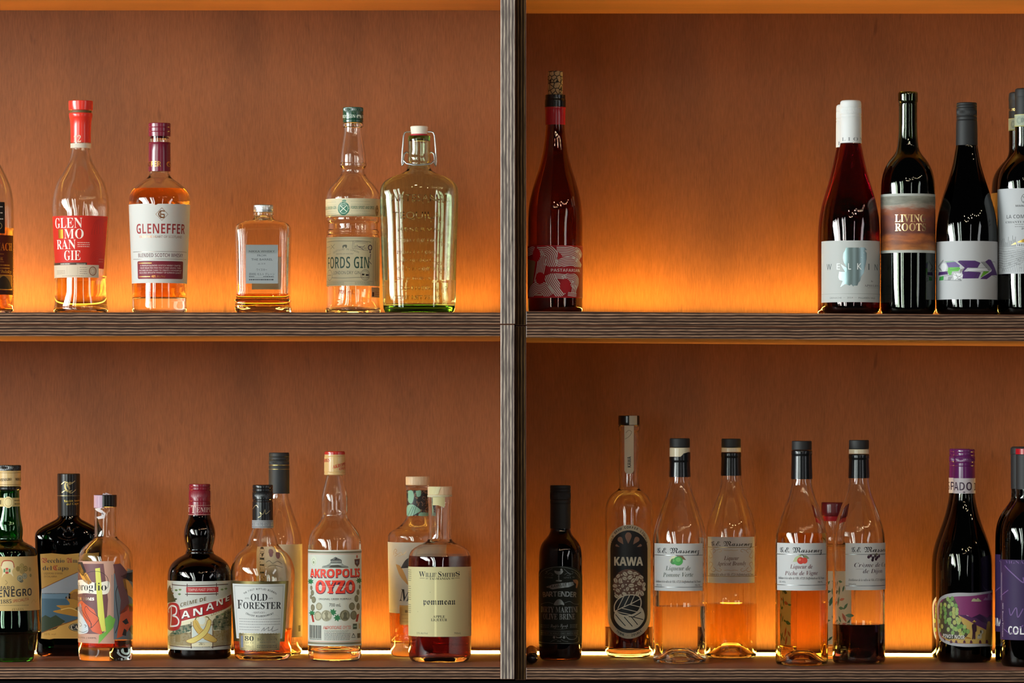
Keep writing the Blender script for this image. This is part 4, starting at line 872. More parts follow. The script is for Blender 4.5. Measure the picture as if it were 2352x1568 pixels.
b.lab('front_label', [('P', [(92, 1272), (118, 1270), (150, 1273), (182, 1270), (206, 1272), (226, 1271), (226, 1466), (196, 1462), (170, 1466), (140, 1463), (114, 1468), (94, 1466), (95, 1455), (93, 1380), (95, 1352)], 'p:b98b42'), '+',
    ('P', [(95, 1352), (120, 1340), (150, 1326), (182, 1312), (226, 1296), (226, 1364), (95, 1364)], 'i:85898e'), ('R', 95, 1362, 226, 1430, 'i:3f5968'), '+', ('P', [(95, 1364), (190, 1362), (226, 1364), (226, 1376), (95, 1374)], 'i:5c7484'),
    ('Q', [(150, 1372), (166, 1356), (180, 1352), (196, 1360), (226, 1350), (226, 1420), (180, 1416), (156, 1412), (122, 1404), (140, 1398), (130, 1390), (160, 1388)], YD), '+', ('Q', [(160, 1370), (172, 1358), (190, 1366), (200, 1380), (176, 1378)], 'i:8a5c24'), ('Q', [(172, 1398), (190, 1388), (226, 1398), (226, 1412), (186, 1406)], 'i:5f4a24'), ('S', [(140, 1400), (160, 1396), (178, 1402)], 2, 'i:d8b060'),
    ('P', [(95, 1418), (104, 1412), (116, 1418), (128, 1412), (140, 1420), (150, 1426), (128, 1444), (95, 1452)], 'i:2f3a26'), ('P', [(95, 1452), (140, 1434), (180, 1420), (226, 1412), (226, 1466), (95, 1466)], YE), '+', ('L', [(95, 1453), (140, 1435), (180, 1421), (226, 1412)], 2, 'i:7a4a20'), ('L', [(95, 1352), (120, 1340), (150, 1326), (182, 1312), (226, 1296)], 1.6, 'i:7a4a20'),
    ('T', 'V', 'F', 95, 1292, 108, 1292, 11, 'i:8e3020'), ('T', 'ecchio', 'B-.01', 109, 1292, 148, 1292, 10, TX), ('T', 'A', 'F', 153, 1292, 166, 1292, 11, 'i:8e3020'), ('T', 'maro', 'B-.01', 167, 1292, 197, 1292, 10, TX), ('T', 'del', 'B-.01', 98, 1309, 119, 1309, 10, TX), ('T', 'C', 'F', 122, 1309, 133, 1309, 11, 'i:8e3020'), ('T', 'apo', 'B-.01', 134, 1309, 157, 1309, 10, TX),
    ('T', "LIQUORE D'ERBE", 's', 100, 1318.5, 144, 1318.5, 4.2, 'i:7a5a30'), ('T', 'DI CALABRIA', 's', 101, 1325.5, 131, 1325.5, 4.2, 'i:7a5a30'), ('T', '35% vol', 's', 101, 1458, 128, 1458, 4.6, 'i:8a6230'), ('C', 178, 1440, 20, 9.5, 'i:1d1a1a'), '+', ('E', 178, 1440, 18, 7.8, 1, 'i:c8b888'), ('T', 'CAPO', 'B', 163, 1444.5, 196, 1444.5, 9, 'i:d8cbb0')], ny=4)

b = Bottle('clear stubby bottle with colourful cut-paper label and pink seal on a black cap', 242.2, 0.183, 'LL',
    [(1150, 21), (1163, 22), (1163, 22), (1164, 25), (1167, 25.6), (1170, 25.4), (1226, 25.6), (1233, 27), (1238, 31), (1243, 37), (1249, 44), (1256, 51), (1264, 57), (1274, 61), (1285, 62.3), (1300, 62.6), (1490, 62.6), (1508, 62), (1514, 60.5), (1518, 56)], CLEAR, wall=4, base=30, punt=2, liquid=(1468, 'L:b83c08'), group=gLL)
b.cap('stopper', [(1136, 25.4), (1136, 25.4), (1137, 26), (1163, 26), (1163, 26)], 'g:14120f')
b.lab('pink_seal', [('R', 210, 1137, 235, 1166, 'p:c9a9c0'), '+', *[('C', 213 + (i * 7) % 21, 1140 + (i * 11) % 24, .7, .7, 'i:e8d4e0') for i in range(26)]], prof=[(1130, 26.2), (1170, 26.2)], label='torn pink paper seal')
b.lab('paper_tag', [('P', [(218, 1168), (228, 1166), (243, 1178), (240, 1190), (226, 1192), (222, 1187), (233, 1184), (234, 1178), (222, 1173)], 'p:ded6da'), '+', ('T', 'A', 'B', 231, 1184, 239, 1181, 6, 'i:6a6068')], label='torn white end of the paper seal')
S = b.s; bm = bmesh.new()
for i, (x0, x1, y0) in enumerate(((-6, 2, 1134), (-1, 8, 1133), (4, 14, 1135))):
    v = [bm.verts.new((x * S, (-8 + i * 6 + (3 if j > 1 else 0)) * S, b.H(y))) for j, (x, y) in enumerate(((x0, 1136), (x1, 1135.8), (x1 + 1, y0 + 1), (x0 + 1, y0 - 2)))]
    bm.faces.new(v)
o = link('seal_scrap', bm, ['p:d8cad2'], b.root, smooth=False); o['label'] = 'scrap of seal paper on the cap'
mo = o.modifiers.new('thick', 'SOLIDIFY'); mo.thickness = 0.0003
MV, BK, SA, LM, GR3, ORG, YL, BL = 'i:70484a', 'i:26242a', 'i:d89a80', 'i:d3cf5c', 'i:72a848', 'i:cf5a38', 'i:d99a44', 'i:7d8a92'
b.lab('front_label', [('P', [(150, 1290), (262, 1288), (263, 1478), (150, 1476)], 'p:e0b09c'), '+', *tf(.2934, 75, 1080, [
    ('P', [(330, 735), (555, 730), (590, 1010), (580, 1180), (555, 1280), (330, 1280)], MV), '+', ('P', [(330, 715), (390, 720), (420, 790), (395, 830), (330, 760)], BK), ('P', [(355, 740), (375, 738), (465, 880), (440, 895), (400, 870)], YL), ('P', [(385, 800), (425, 805), (465, 880), (440, 892)], YL),
    ('Q', [(340, 870), (400, 858), (500, 880), (595, 868), (600, 940), (560, 970), (420, 962), (340, 968)], 'i:e9dfcf'), '+', ('P', [(490, 768), (527, 762), (572, 1255), (545, 1262), (515, 1200)], LM), ('P', [(355, 1060), (385, 1022), (480, 1090), (520, 1170), (548, 1288), (470, 1262), (410, 1170)], ORG), ('Q', [(345, 1090), (375, 1045), (398, 1150), (432, 1220), (420, 1275), (350, 1268)], 'i:c6cdd4'), '+',
    ('P', [(600, 1130), (648, 1165), (630, 1230), (515, 1360), (520, 1290), (575, 1260), (565, 1160)], GR3), ('S', [(405, 830), (450, 795), (530, 795), (585, 840), (590, 910), (565, 925)], 3.2, BK), ('S', [(370, 1190), (385, 1215), (370, 1225)], 4, BK), ('S', [(405, 1210), (422, 1218), (410, 1230)], 4, BK), ('S', [(360, 1260), (395, 1270), (430, 1255)], 3, BK), ('S', [(390, 1040), (385, 1090), (420, 1150), (460, 1200), (455, 1235), (500, 1190), (515, 1150), (450, 1100), (420, 1065), (410, 1100), (450, 1180), (462, 1230)], 4, BK),
    ('T', 'Imbroglio', 'B-.01', 290, 945, 578, 940, 62, BK), '+', ('T', 'by', 'I', 398, 985, 416, 985, 12, 'm:d8c8a0'), ('T', 'DOCTOR TOMS', 'B', 300, 1018, 482, 1018, 22, 'm:e6dcc4'), ('T', '40% ALC/VOL | 500ML', 's', 340, 1318, 502, 1318, 12, 'i:5a4038')])])
b.lab('side_label', [('P', [(257, 1320), (268, 1314), (340, 1308), (340, 1472), (258, 1468)], 'p:7d8a94'), '+', *tf(.2934, 75, 1080, [
    ('P', [(630, 735), (688, 730), (740, 800), (725, 860), (755, 1040), (740, 1100), (680, 1130), (690, 1020), (660, 900)], MV), ('P', [(690, 830), (740, 805), (800, 800), (800, 890), (760, 870), (720, 855)], BK), ('P', [(705, 850), (735, 850), (790, 960), (790, 1030), (745, 980), (715, 910)], YL), ('P', [(745, 1050), (790, 1050), (790, 1110), (760, 1110)], 'i:6a8038'), ('P', [(740, 1052), (800, 1090), (800, 1230), (760, 1240), (700, 1300), (658, 1315), (670, 1220), (690, 1110)], ORG), '+',
    ('P', [(700, 1185), (735, 1160), (752, 1200), (725, 1210)], BK), ('P', [(715, 1240), (735, 1255), (730, 1300), (700, 1290)], BK), ('P', [(770, 1215), (800, 1230), (800, 1300), (775, 1290), (750, 1250)], BK), ('S', [(665, 905), (650, 960), (655, 1040), (665, 1120), (672, 1200), (645, 1275)], 5, BK)])])

b = Bottle('dark bulb-necked liqueur bottle with banana label and crimson cap', 458.5, 0.235, 'LL',
    [(1125, 22), (1184, 25), (1190, 26.5), (1200, 30.5), (1210, 33.8), (1219, 35.6), (1228, 36.2), (1237, 35.4), (1246, 33.6), (1255, 31), (1261, 29.8), (1264, 30.5), (1267, 32.2), (1270, 32.4), (1273, 36), (1278, 45), (1284, 54), (1291, 61.8), (1299, 67.5), (1308, 71.2), (1318, 73.2), (1332, 73.8), (1400, 73.2), (1492, 72.6), (1500, 72), (1506, 69.5), (1510, 64)], 'D:3a1c0a', liquid=(1240, 'L:0a0201'), base=8, punt=10, group=gLL)
b.cap('screw_cap', [(1111, 23), (1111, 23), (1112.5, 24.6), (1117, 24.8), (1118, 24), (1119, 24.8), (1124, 24.8), (1125, 24), (1126.5, 24.8), (1150, 25), (1151, 24.2), (1152, 25), (1182.5, 25.6), (1182.5, 25.6)], 'g:7a1526', knurl=(1127, 1142))
b.lab('cap_print', [('T', 'T', 'B', 439, 1178, 450, 1178, 17, 'i:c9a9a0'), ('T', 'EMPUS', 'B-.01', 451, 1176, 486, 1176, 11, 'i:c9a9a0'), ('T', 'GIT', 'B-.01', 420, 1176, 436, 1176, 11, 'i:c9a9a0'), ('R', 425, 1181, 495, 1182, 'i:b98a80'), ('R', 425, 1160, 495, 1160.8, 'i:b98a80')], prof=[(1150, 25.3), (1183, 25.9)], label='pale lettering round the crimson cap')
CR, DK, BA = 'i:a31d22', 'i:4a2a26', 'i:d8c070'
b.lab('front_label', [('R', 372, 1334.5, 546, 1492.5, 'p:dcdcd4'), '+', *tf(.1467, 375, 1300, [
    ('P', [(0, 640), (250, 660), (1200, 560), (1200, 1260), (0, 1260)], 'i:d8d0b0'), ('P', [(20, 480), (110, 300), (150, 420), (200, 560), (60, 600)], 'i:3c3420'), ('P', [(1200, 640), (1000, 690), (820, 780), (770, 860), (790, 1000), (1200, 1020)], 'i:5c6a4c'), ('P', [(90, 1100), (150, 1020), (260, 940), (430, 900), (440, 1010), (300, 1060), (140, 1110)], 'i:55705a'), ('P', [(60, 1120), (440, 1030), (440, 1250), (60, 1250)], 'i:b8a070'), ('P', [(780, 1010), (1200, 1000), (1200, 1255), (780, 1255)], 'i:b89a5c'), '+',
    *[('Q', [(x, y), (x + 24, y - 16), (x + 50, y - 4), (x + 28, y + 16)], c) for x, y, c in ((820, 800, 'i:3f5040'), (900, 760, 'i:7a8a5c'), (960, 820, 'i:3f5040'), (850, 880, 'i:3f5040'), (930, 900, 'i:4a5a44'), (1000, 740, 'i:3f5040'), (800, 950, 'i:3c4c3c'), (900, 960, 'i:3c4c3c'), (160, 1060, 'i:34503c'), (230, 1010, 'i:34503c'), (330, 980, 'i:34503c'), (290, 1030, 'i:45604a'), (370, 1010, 'i:34503c'), (400, 950, 'i:34503c'), (180, 380, 'i:56703c'), (230, 440, 'i:56703c'), (170, 520, 'i:35402a'), (120, 430, 'i:5a3c20'), (240, 370, 'i:6a8048'), (890, 370, 'i:7a8a60'), (950, 360, 'i:7a8a60'), (90, 360, 'i:5a3c20'), (100, 520, 'i:4a3a20'))],
    ('S', [(140, 295), (380, 305), (600, 300), (830, 295), (1010, 290)], 13, DK), ('L', [(148, 265), (150, 400)], 12, DK), ('L', [(376, 275), (376, 470)], 12, DK), ('L', [(830, 265), (830, 465)], 12, DK), ('S', [(345, 440), (600, 440), (860, 436)], 13, DK), ('S', [(100, 1255), (400, 1268), (450, 1262)], 13, DK), ('S', [(750, 1268), (900, 1255), (1060, 1250)], 13, DK), ('L', [(437, 870), (437, 1290)], 12, DK), ('L', [(775, 860), (775, 1290)], 12, DK), ('L', [(400, 930), (470, 935)], 9, DK), ('L', [(745, 920), (800, 915)], 9, DK), ('L', [(440, 1195), (775, 1195)], 5, 'i:b8b09a'), ('R', 455, 935, 760, 1190, 'i:c4cdc8'), '+',
    ('R', 362, 325, 860, 410, CR), ('P', [(240, 690), (1090, 420), (1090, 590), (280, 865)], CR), ('Q', [(60, 700), (90, 600), (160, 575), (230, 600), (262, 680), (270, 780), (285, 860), (270, 940), (220, 1000), (120, 1020), (70, 980), (60, 850)], CR), ('C', 605, 850, 52, 62, 'i:d5dbd2'), '+',
    ('L', [(262, 675), (1090, 412)], 8, 'i:e6e0d2'), ('L', [(285, 872), (1090, 600)], 8, 'i:e6e0d2'), ('T', 'TEMPUS FUGIT SPIRITS', 'S', 388, 390, 810, 385, 42, 'i:d8a8a0'), ('T', 'CRÈME DE', 'S', 270, 640, 672, 535, 58, 'i:6a5c3c'),
    ('Q', [(465, 860), (500, 835), (540, 860), (600, 970), (720, 1060), (835, 1145), (825, 1185), (760, 1190), (640, 1140), (540, 1050), (475, 950)], 'i:caa858'), '+', ('Q', [(690, 850), (730, 835), (750, 880), (715, 1000), (640, 1100), (480, 1200), (385, 1195), (365, 1160), (520, 1090), (640, 980)], 'i:d6c270'), ('S', [(500, 840), (520, 800), (560, 790)], 16, 'i:7a6a38'), ('S', [(720, 840), (700, 800), (660, 790)], 16, 'i:7a6a38'), '+',
    ('S', [(690, 850), (730, 835), (750, 880), (715, 1000), (640, 1100), (480, 1200), (385, 1195), (365, 1160), (520, 1090), (640, 980), (690, 850)], 7, 'i:8a5a2c'), ('S', [(465, 860), (475, 950), (540, 1050)], 7, 'i:8a5a2c'), ('S', [(640, 1140), (760, 1190), (825, 1185), (835, 1145), (720, 1060)], 7, 'i:8a5a2c'), ('S', [(500, 860), (540, 940), (590, 1000)], 4, 'i:9a7a3c'),
    *[('T', c, 'S', x0 + 8, y + 8, x1 + 8, y - 22 + 8, h, 'i:2e1a1c') for c, x0, x1, y, h in (('A', 285, 420, 822, 112), ('N', 470, 612, 778, 112), ('A', 668, 790, 700, 108), ('N', 830, 928, 625, 100), ('E', 970, 1028, 565, 92))], '+',
    *[('T', c, 'S', x0, y, x1, y - 22, h, 'i:e6e4e0') for c, x0, x1, y, h in (('A', 285, 420, 822, 112), ('N', 470, 612, 778, 112), ('A', 668, 790, 700, 108), ('N', 830, 928, 625, 100), ('E', 970, 1028, 565, 92))],
    ('S', [(92, 740), (85, 690), (130, 630), (195, 640), (212, 700), (195, 755), (150, 780), (210, 800), (245, 860), (225, 925), (165, 945), (110, 950)], 26, 'i:d9d3d0'), ('S', [(130, 650), (128, 800), (118, 950)], 24, 'i:d9d3d0'),
    ('T', 'LIQUEUR', 's', 750, 780, 945, 690, 34, 'i:8a6a3c'), ('T', '26%', 'B-.02', 555, 1235, 650, 1235, 46, 'i:55544c'), ('T', 'ALCOHOL BY VOLUME', 's', 470, 1273, 735, 1273, 17, 'i:6a6a60')])])

b = Bottle('whiskey bottle with gold-framed white label and a silver band under its black cap', 603.3, 0.205, 'LL',
    [(1125, 21), (1212, 22.5), (1216, 24.5), (1224, 28), (1234, 31.8), (1244, 34), (1250, 36), (1257, 41.5), (1264, 49), (1271, 57), (1279, 63), (1288, 67.5), (1298, 71), (1310, 73.2), (1322, 73.6), (1340, 72.8), (1400, 70.3), (1460, 67.3), (1495, 65.2), (1505, 63.6), (1511, 60), (1514.5, 54)], CLEAR, wall=4, base=13, punt=9, liquid=(1441, 'L:b4561a'), group=gLL)
b.cap('screw_cap', [(1113, 22.5), (1113, 22.5), (1115, 23.4), (1120, 23.5), (1121, 22.7), (1122.5, 23.5), (1127, 23.5), (1128, 22.7), (1129, 23.6), (1146, 23.6), (1147.5, 22.4), (1151, 22.4), (1152.5, 23.8), (1194, 24), (1194, 24)], 'g:121214', knurl=(1130, 1142))
b.lab('cap_print', [('S', [(581, 1169), (588, 1160), (593, 1165)], .9, 'm:c9b88a'), ('S', [(593, 1188), (600, 1184), (597, 1176), (603, 1181), (606, 1176), (609, 1170), (610, 1180), (620, 1172)], .9, 'm:c9b88a')], prof=[(1150, 24.1), (1195, 24.3)], label='gold signature on the black capsule')
b.lab('neck_band', [('R', 570, 1194.5, 637, 1212.5, 'p:a8a9ab'), '+', ('R', 570, 1197, 637, 1198, 'i:55565a'), ('R', 570, 1209, 637, 1210.5, 'i:55565a'), ('T', 'SINCE 1870 ESTD 1870', 'S', 578, 1207, 630, 1207, 7, 'i:6a6b6f')], prof=[(1190, 24.3), (1213, 24.4)])
b.lab('front_label', [('P', [(531, 1334.5), (660, 1334.5), (656, 1474), (535, 1474)], 'm:8a7c50'), '+', ('P', [(537, 1341), (653, 1341), (650, 1467), (541, 1467)], 'p:dcdedc'), '+', ('L', [(541, 1345.5), (649, 1345.5), (646, 1463), (545, 1463), (541, 1345.5)], .8, 'i:4a4c50'),
    ('A', 'THE FIRST BOTTLED BOURBON', 's', 596.5, 1412, 62, 58, -35, 35, 4, K), ('T', 'OLD', 'B', 576.5, 1379, 614, 1379, 15.5, K), ('T', 'ESTD', 's', 564, 1375.5, 573, 1375.5, 3, K), ('T', '1870', 's', 617, 1375.5, 626, 1375.5, 3, K), ('T', 'F', 'B', 546.5, 1398, 558, 1398, 20, K), ('T', 'ORESTER', 'B', 559.5, 1398, 645, 1398, 15.5, K),
    ('T', '– KENTUCKY –', 's', 579, 1408.5, 612, 1408.5, 4, K), ('A', 'STRAIGHT BOURBON WHISKY', 's', 595.5, 1372, 62, 45, 212, 148, 4.4, K), ('E', 632, 1424, 12, 12, .5, 'i:c0c2c0'), ('G', 549, 1421.5, 644, 1427.5, 2, 1.5, 'i:8a8c8c'), ('G', 549, 1433.5, 644, 1433.6, 1, 1.5, 'i:8a8c8c'), ('G', 549, 1440, 597, 1446, 2, 1.5, 'i:8a8c8c'), ('S', [(600, 1449), (607, 1441), (606, 1448), (612, 1444), (618, 1440), (616, 1448), (624, 1445), (628, 1438), (625, 1449), (640, 1445)], 1, 'i:4a4c50')], ny=4)
sd = [(550, 1455)] + [(550 + i * 3.1, 1453.4 if i % 2 else 1455) for i in range(1, 30)] + [(643, 1455), (642, 1493)] + [(642 - i * 3.1, 1494.6 if i % 2 else 1493) for i in range(1, 29)] + [(551, 1493)]
b.lab('strip_label', [('P', sd, 'm:b8ad84'), '+', ('L', [(552, 1457), (640.5, 1457), (639.5, 1490.5), (553, 1490.5), (552, 1457)], .8, 'i:4a5040'), ('R', 554, 1460, 559, 1487, 'i:6a7080'), ('R', 587, 1458, 587.6, 1490, 'i:6a6a50'), ('T', '80', 'B', 563, 1471.5, 583, 1471.5, 10.5, 'i:2e3028'), ('T', 'PROOF', 'B-.02', 562.5, 1478, 583.5, 1478, 4.4, 'i:4a4c40'), ('T', '700mL', 'B-.02', 562.5, 1488, 584, 1488, 6.4, 'i:7a7250'), ('T', 'BOURBON', 'B', 591, 1471, 636, 1471, 6.6, 'i:5a5840'), ('G', 596, 1462.5, 632, 1462.6, 1, 1.2, 'i:5a5840'), ('G', 597, 1474.5, 632, 1474.6, 1, 1.6, 'i:4a4c40'), ('R', 590, 1478.5, 637, 1479.3, 'i:6a6a50'), ('G', 590, 1482.5, 636, 1486.5, 2, 1.8, 'i:3e4034')], lift=.5, ny=3)

b = Bottle('tall clear bottle with long black capsule, behind the gold-framed whiskey', 641, 0.312, 'LL',
    [(1045, 20), (1134, 21.6), (1145, 23.2), (1158, 26.5), (1172, 31), (1186, 36), (1200, 41), (1214, 45.8), (1228, 49.5), (1240, 51.8), (1252, 53), (1270, 53.2), (1470, 53.2), (1490, 52.6), (1500, 50), (1504, 46)], CLEARW, base=8, punt=14, liquid=(1478, 'L:f0c890'), group=gLL)
b.cap('screw_cap', [(1039, 22), (1039, 22), (1041, 23.2), (1048, 23.4), (1049, 22.6), (1050, 23.4), (1055, 23.4), (1056, 22.6), (1057, 23.5), (1067, 23.5), (1068, 22.8), (1069, 23.6), (1133, 23.9), (1133, 23.9)], 'r:17181a', knurl=(1058, 1066))
b.lab('cap_print', [('R', 600, 1067.3, 680, 1068.4, 'm:b89a58'), ('R', 600, 1077, 680, 1077.6, 'm:b89a58')], prof=[(1060, 23.8), (1080, 23.9)], label='gold line on the black capsule')
b.lab('front_label', [('R', 588, 1250, 712, 1464, 'p:e3d3b2'), '+', ('U', 'ETTRO', 'B-.01', 607.5, 1340, 607.5, 1252, 17, K), ('C', 624, 1268, 7, 13, 'i:7a5058'), ('C', 642, 1276, 6, 8, 'i:7a5058'), ('S', [(612, 1292), (620, 1288), (628, 1294), (640, 1289), (652, 1295)], 1.2, 'i:5a5248'), ('S', [(616, 1302), (630, 1298), (654, 1303)], 1.2, 'i:5a5248'), *[('L', [(687 + k * 2.6, 1264), (687 + k * 2.6, 1420)], .9, 'i:8a7a5c') for k in range(2)], ('R', 685, 1437, 690, 1451, 'i:4a4238')])

b = Bottle('clear spirit bottle with gold and red cap and a white label with red lettering', 768.8, 0.170, 'LL',
    [(1050, 17), (1091, 18.3), (1096, 19.5), (1111, 23.5), (1125, 26.8), (1139, 29.6), (1146, 30.2), (1176, 30.2), (1182, 29.2), (1186, 30), (1192, 32.5), (1199, 37.5), (1206, 43), (1213, 48.5), (1220, 53), (1228, 57), (1238, 59.7), (1250, 60.8), (1270, 61.2), (1490, 61.2), (1505, 60.5), (1512, 58), (1517, 53)], CLEAR, wall=4, base=22, punt=9, liquid=(1493, 'L:f4f4ee'), group=gLL)
b.cap('screw_cap', [(1043.5, 23.4), (1043.5, 23.4), (1046, 23.6), (1047, 23), (1048, 24), (1052, 24), (1053, 24.2), (1083, 24.4), (1084, 23.8), (1085.5, 24.4), (1090, 24.2), (1090, 24.2)], 'g:c9a46c')
b.cap('red_top', [(1036, 21.5), (1036, 21.5), (1038, 23.6), (1043.4, 23.9), (1043.4, 23.9)], 'g:b02a22', label='red top of the cap')
b.lab('cap_print', [('T', 'AKROPOLIS', 'B', 764, 1076, 798, 1066, 8, 'i:c04030'), ('T', 'OYZO', 'B', 779, 1080, 794, 1076, 6, 'i:c04030'), ('T', 'AKROPOLIS', 'B', 738, 1063, 757, 1060, 8, 'i:c04030')], prof=[(1050, 24.6), (1085, 24.7)], label='red lettering round the gold cap')
RE, RK, OL = 'i:df3f2c', 'i:5a2038', 'i:7c765e'
def coin(x, y, r, c): return [('C', x, y, r, r * 1.02, c), ('E', x, y, r * .82, r * .84, r * .1, 'i:5a5644')]
def leafs(x, y, r): return [('P', [(x + r * 1.2 * math.cos(a) * (1 if k % 2 else .55), y + r * 1.2 * math.sin(a) * (1 if k % 2 else .55)) for k, a in enumerate([2 * PI * q / 14 for q in range(14)])], 'i:2f6e44')]
b.lab('front_label', [('R', 690, 1263, 850, 1483.5, 'p:dfe2d6'), '+', ('R', 690, 1266, 850, 1270.5, 'i:77705a'), ('R', 690, 1272, 850, 1272.7, 'i:c85a44'), ('R', 690, 1472.5, 850, 1473.2, 'i:c85a44'), ('R', 690, 1475, 850, 1480, 'i:77705a'), *tf(.19126, 700, 1230, [
    ('P', [(305, 290), (370, 255), (442, 290)], 'i:2c2c30'), ('P', [(320, 284), (370, 262), (428, 284)], 'i:dfe2d6'), ('R', 308, 291, 440, 296, 'i:2c2c30'), *[('R', 314 + i * 17, 296, 323 + i * 17, 322, 'i:2c2c30') for i in range(8)], ('R', 305, 322, 443, 330, 'i:4a4c48'), ('P', [(205, 384), (215, 362), (260, 355), (300, 330), (445, 330), (470, 352), (520, 368), (523, 384)], 'i:8c9088'), '+', ('P', [(290, 380), (320, 355), (400, 350), (450, 372), (523, 378), (523, 384), (205, 384), (210, 378)], 'i:4a4840'), ('S', [(230, 372), (280, 358), (330, 366)], 4, 'i:3a3c3a'), ('R', 310, 334, 440, 346, 'i:c9ccc2'),
    ('E', 108, 320, 32, 40, 5, 'i:b4bca4'), ('Q', [(75, 290), (110, 250), (145, 290), (130, 350), (90, 350)], 'i:c6ccb8'), ('C', 108, 322, 14, 16, 'i:b6c49c'), ('P', [(595, 285), (660, 280), (655, 345), (628, 380), (600, 345)], 'i:6a4430'), ('C', 626, 255, 16, 20, 'i:b05038'), '+', ('P', [(607, 298), (646, 296), (642, 340), (626, 358), (612, 340)], 'i:2e2c40'), ('R', 622, 304, 630, 345, 'i:d8d8d0'), ('R', 612, 318, 640, 325, 'i:d8d8d0'),
    ('T', 'AKROPOLIS', 'S.03', 66, 508, 660, 502, 102, RK), ('T', 'OYZO', 'S.05', 130, 692, 604, 690, 136, RK), '+', ('T', 'AKROPOLIS', 'S.012', 70, 500, 656, 494, 96, RE), ('T', 'OYZO', 'B.03', 132, 684, 600, 682, 140, RE), '+', ('L', [(150, 612), (590, 606)], 3, 'i:f0a090'),
    ('T', 'ORIGINAL GREEK FORMULA', 's', 168, 772, 558, 770, 22, 'i:3c3c3c'), ('T', '700 mL', 's', 294, 850, 434, 850, 40, 'i:4a4a48'), *leafs(72, 555, 34), *leafs(650, 545, 34), *leafs(338, 918, 40), *leafs(390, 985, 40), *leafs(90, 935, 34), ('P', [(78, 950), (100, 945), (118, 1040), (95, 1042)], 'i:9a3428'), ('P', [(625, 950), (650, 945), (632, 1040), (608, 1036)], 'i:9a3428'), '+',
    *coin(80, 630, 28, OL), *coin(92, 690, 34, OL), *coin(76, 740, 26, OL), *coin(108, 772, 40, OL), *coin(172, 850, 46, 'i:a39c80'), *coin(96, 868, 40, OL), *coin(658, 620, 26, OL), *coin(638, 684, 34, OL), *coin(620, 760, 42, OL), *coin(566, 850, 46, OL), *coin(640, 856, 42, OL), '+', *coin(158, 965, 58, 'i:aaa488'), *coin(586, 958, 54, OL), '+', *coin(258, 960, 68, 'i:aaa488'), *coin(482, 958, 66, 'i:8a8468'), '+', ('Q', [(235, 930), (262, 908), (284, 932), (276, 965), (290, 1000), (240, 1006), (250, 970)], 'i:7a745a'), ('Q', [(462, 930), (486, 912), (506, 936), (500, 970), (515, 1000), (458, 1000), (468, 965)], 'i:5c5844'),
    *[('R', 62 + q, 1078, 62 + q + wd_, 1235, 'i:4c4c48') for q, wd_ in ((0, 6), (10, 4), (20, 10), (36, 4), (46, 12), (66, 5), (76, 10), (92, 4), (102, 8), (116, 12), (133, 4))], ('G', 62, 1246, 200, 1246.1, 1, 9, 'i:5c5c58'), ('T', 'ΑΚΡΟΠΟΛΙΣ ΟΥΖΟ', 's', 222, 1122, 550, 1120, 36, 'i:cf4a38'), ('T', 'MADE IN AUSTRALIA FROM LOCAL', 's', 236, 1146, 525, 1146, 11, 'i:6a6a66'), ('T', '& IMPORTED INGREDIENTS', 's', 236, 1164, 510, 1164, 11, 'i:6a6a66'), ('G', 236, 1176, 545, 1248, 5, 8, 'i:7a7a76'), ('R', 576, 1060, 624, 1126, 'i:3c4a40'), ('R', 645, 1058, 660, 1125, 'i:b8a070'), ('L', [(582, 1178), (605, 1225), (560, 1225), (582, 1178)], 9, 'i:2e2e2c'), ('R', 628, 1178, 664, 1236, 'i:4a4a42'), '+', ('R', 582, 1085, 618, 1100, 'i:8aa090')])], step=.08)

b = Bottle('spirit bottle with pale wooden stopper and leaf-print neck, behind the apple liqueur', 959.5, 0.305, 'LL',
    [(1114, 26), (1116, 27.4), (1124, 27), (1132, 25.4), (1150, 25.2), (1184, 25.6), (1191, 28), (1199, 33.5), (1206, 40), (1212, 48), (1218, 58), (1223, 64.5), (1229, 68), (1238, 68.8), (1260, 68.5), (1330, 67.2), (1408, 65.2), (1470, 63), (1496, 62), (1503, 60), (1507, 56)], CLEARW, wall=4, base=30, punt=4, liquid=(1396, 'L:e29c50'), group=gLL)
b.cap('stopper', [(1094, 26.4), (1094, 26.4), (1095.5, 27.6), (1112, 27.6), (1113.5, 27), (1113.5, 27)], 'wood_light', label='pale wooden stopper')
b.lab('neck_label', [('R', 900, 1126, 1020, 1184, 'leafprint')], label='dark leaf-print neck band')
LV = 'i:7fa58c'
b.lab('neck_print', [('Q', [(938, 1128), (947, 1126), (951, 1140), (946, 1156), (938, 1150)], LV), ('Q', [(955, 1127), (966, 1126), (966, 1138), (958, 1140)], LV), ('Q', [(932, 1170), (938, 1160), (947, 1158), (958, 1164), (966, 1172), (958, 1178), (946, 1184), (936, 1184)], LV), ('Q', [(966, 1176), (984, 1178), (984, 1184), (962, 1184)], LV), '+', *[('S', [(938 + k * 6, 1184), (943 + k * 5, 1172), (948 + k * 4, 1162)], 1, 'i:24281f') for k in range(3)]], lift=.3)
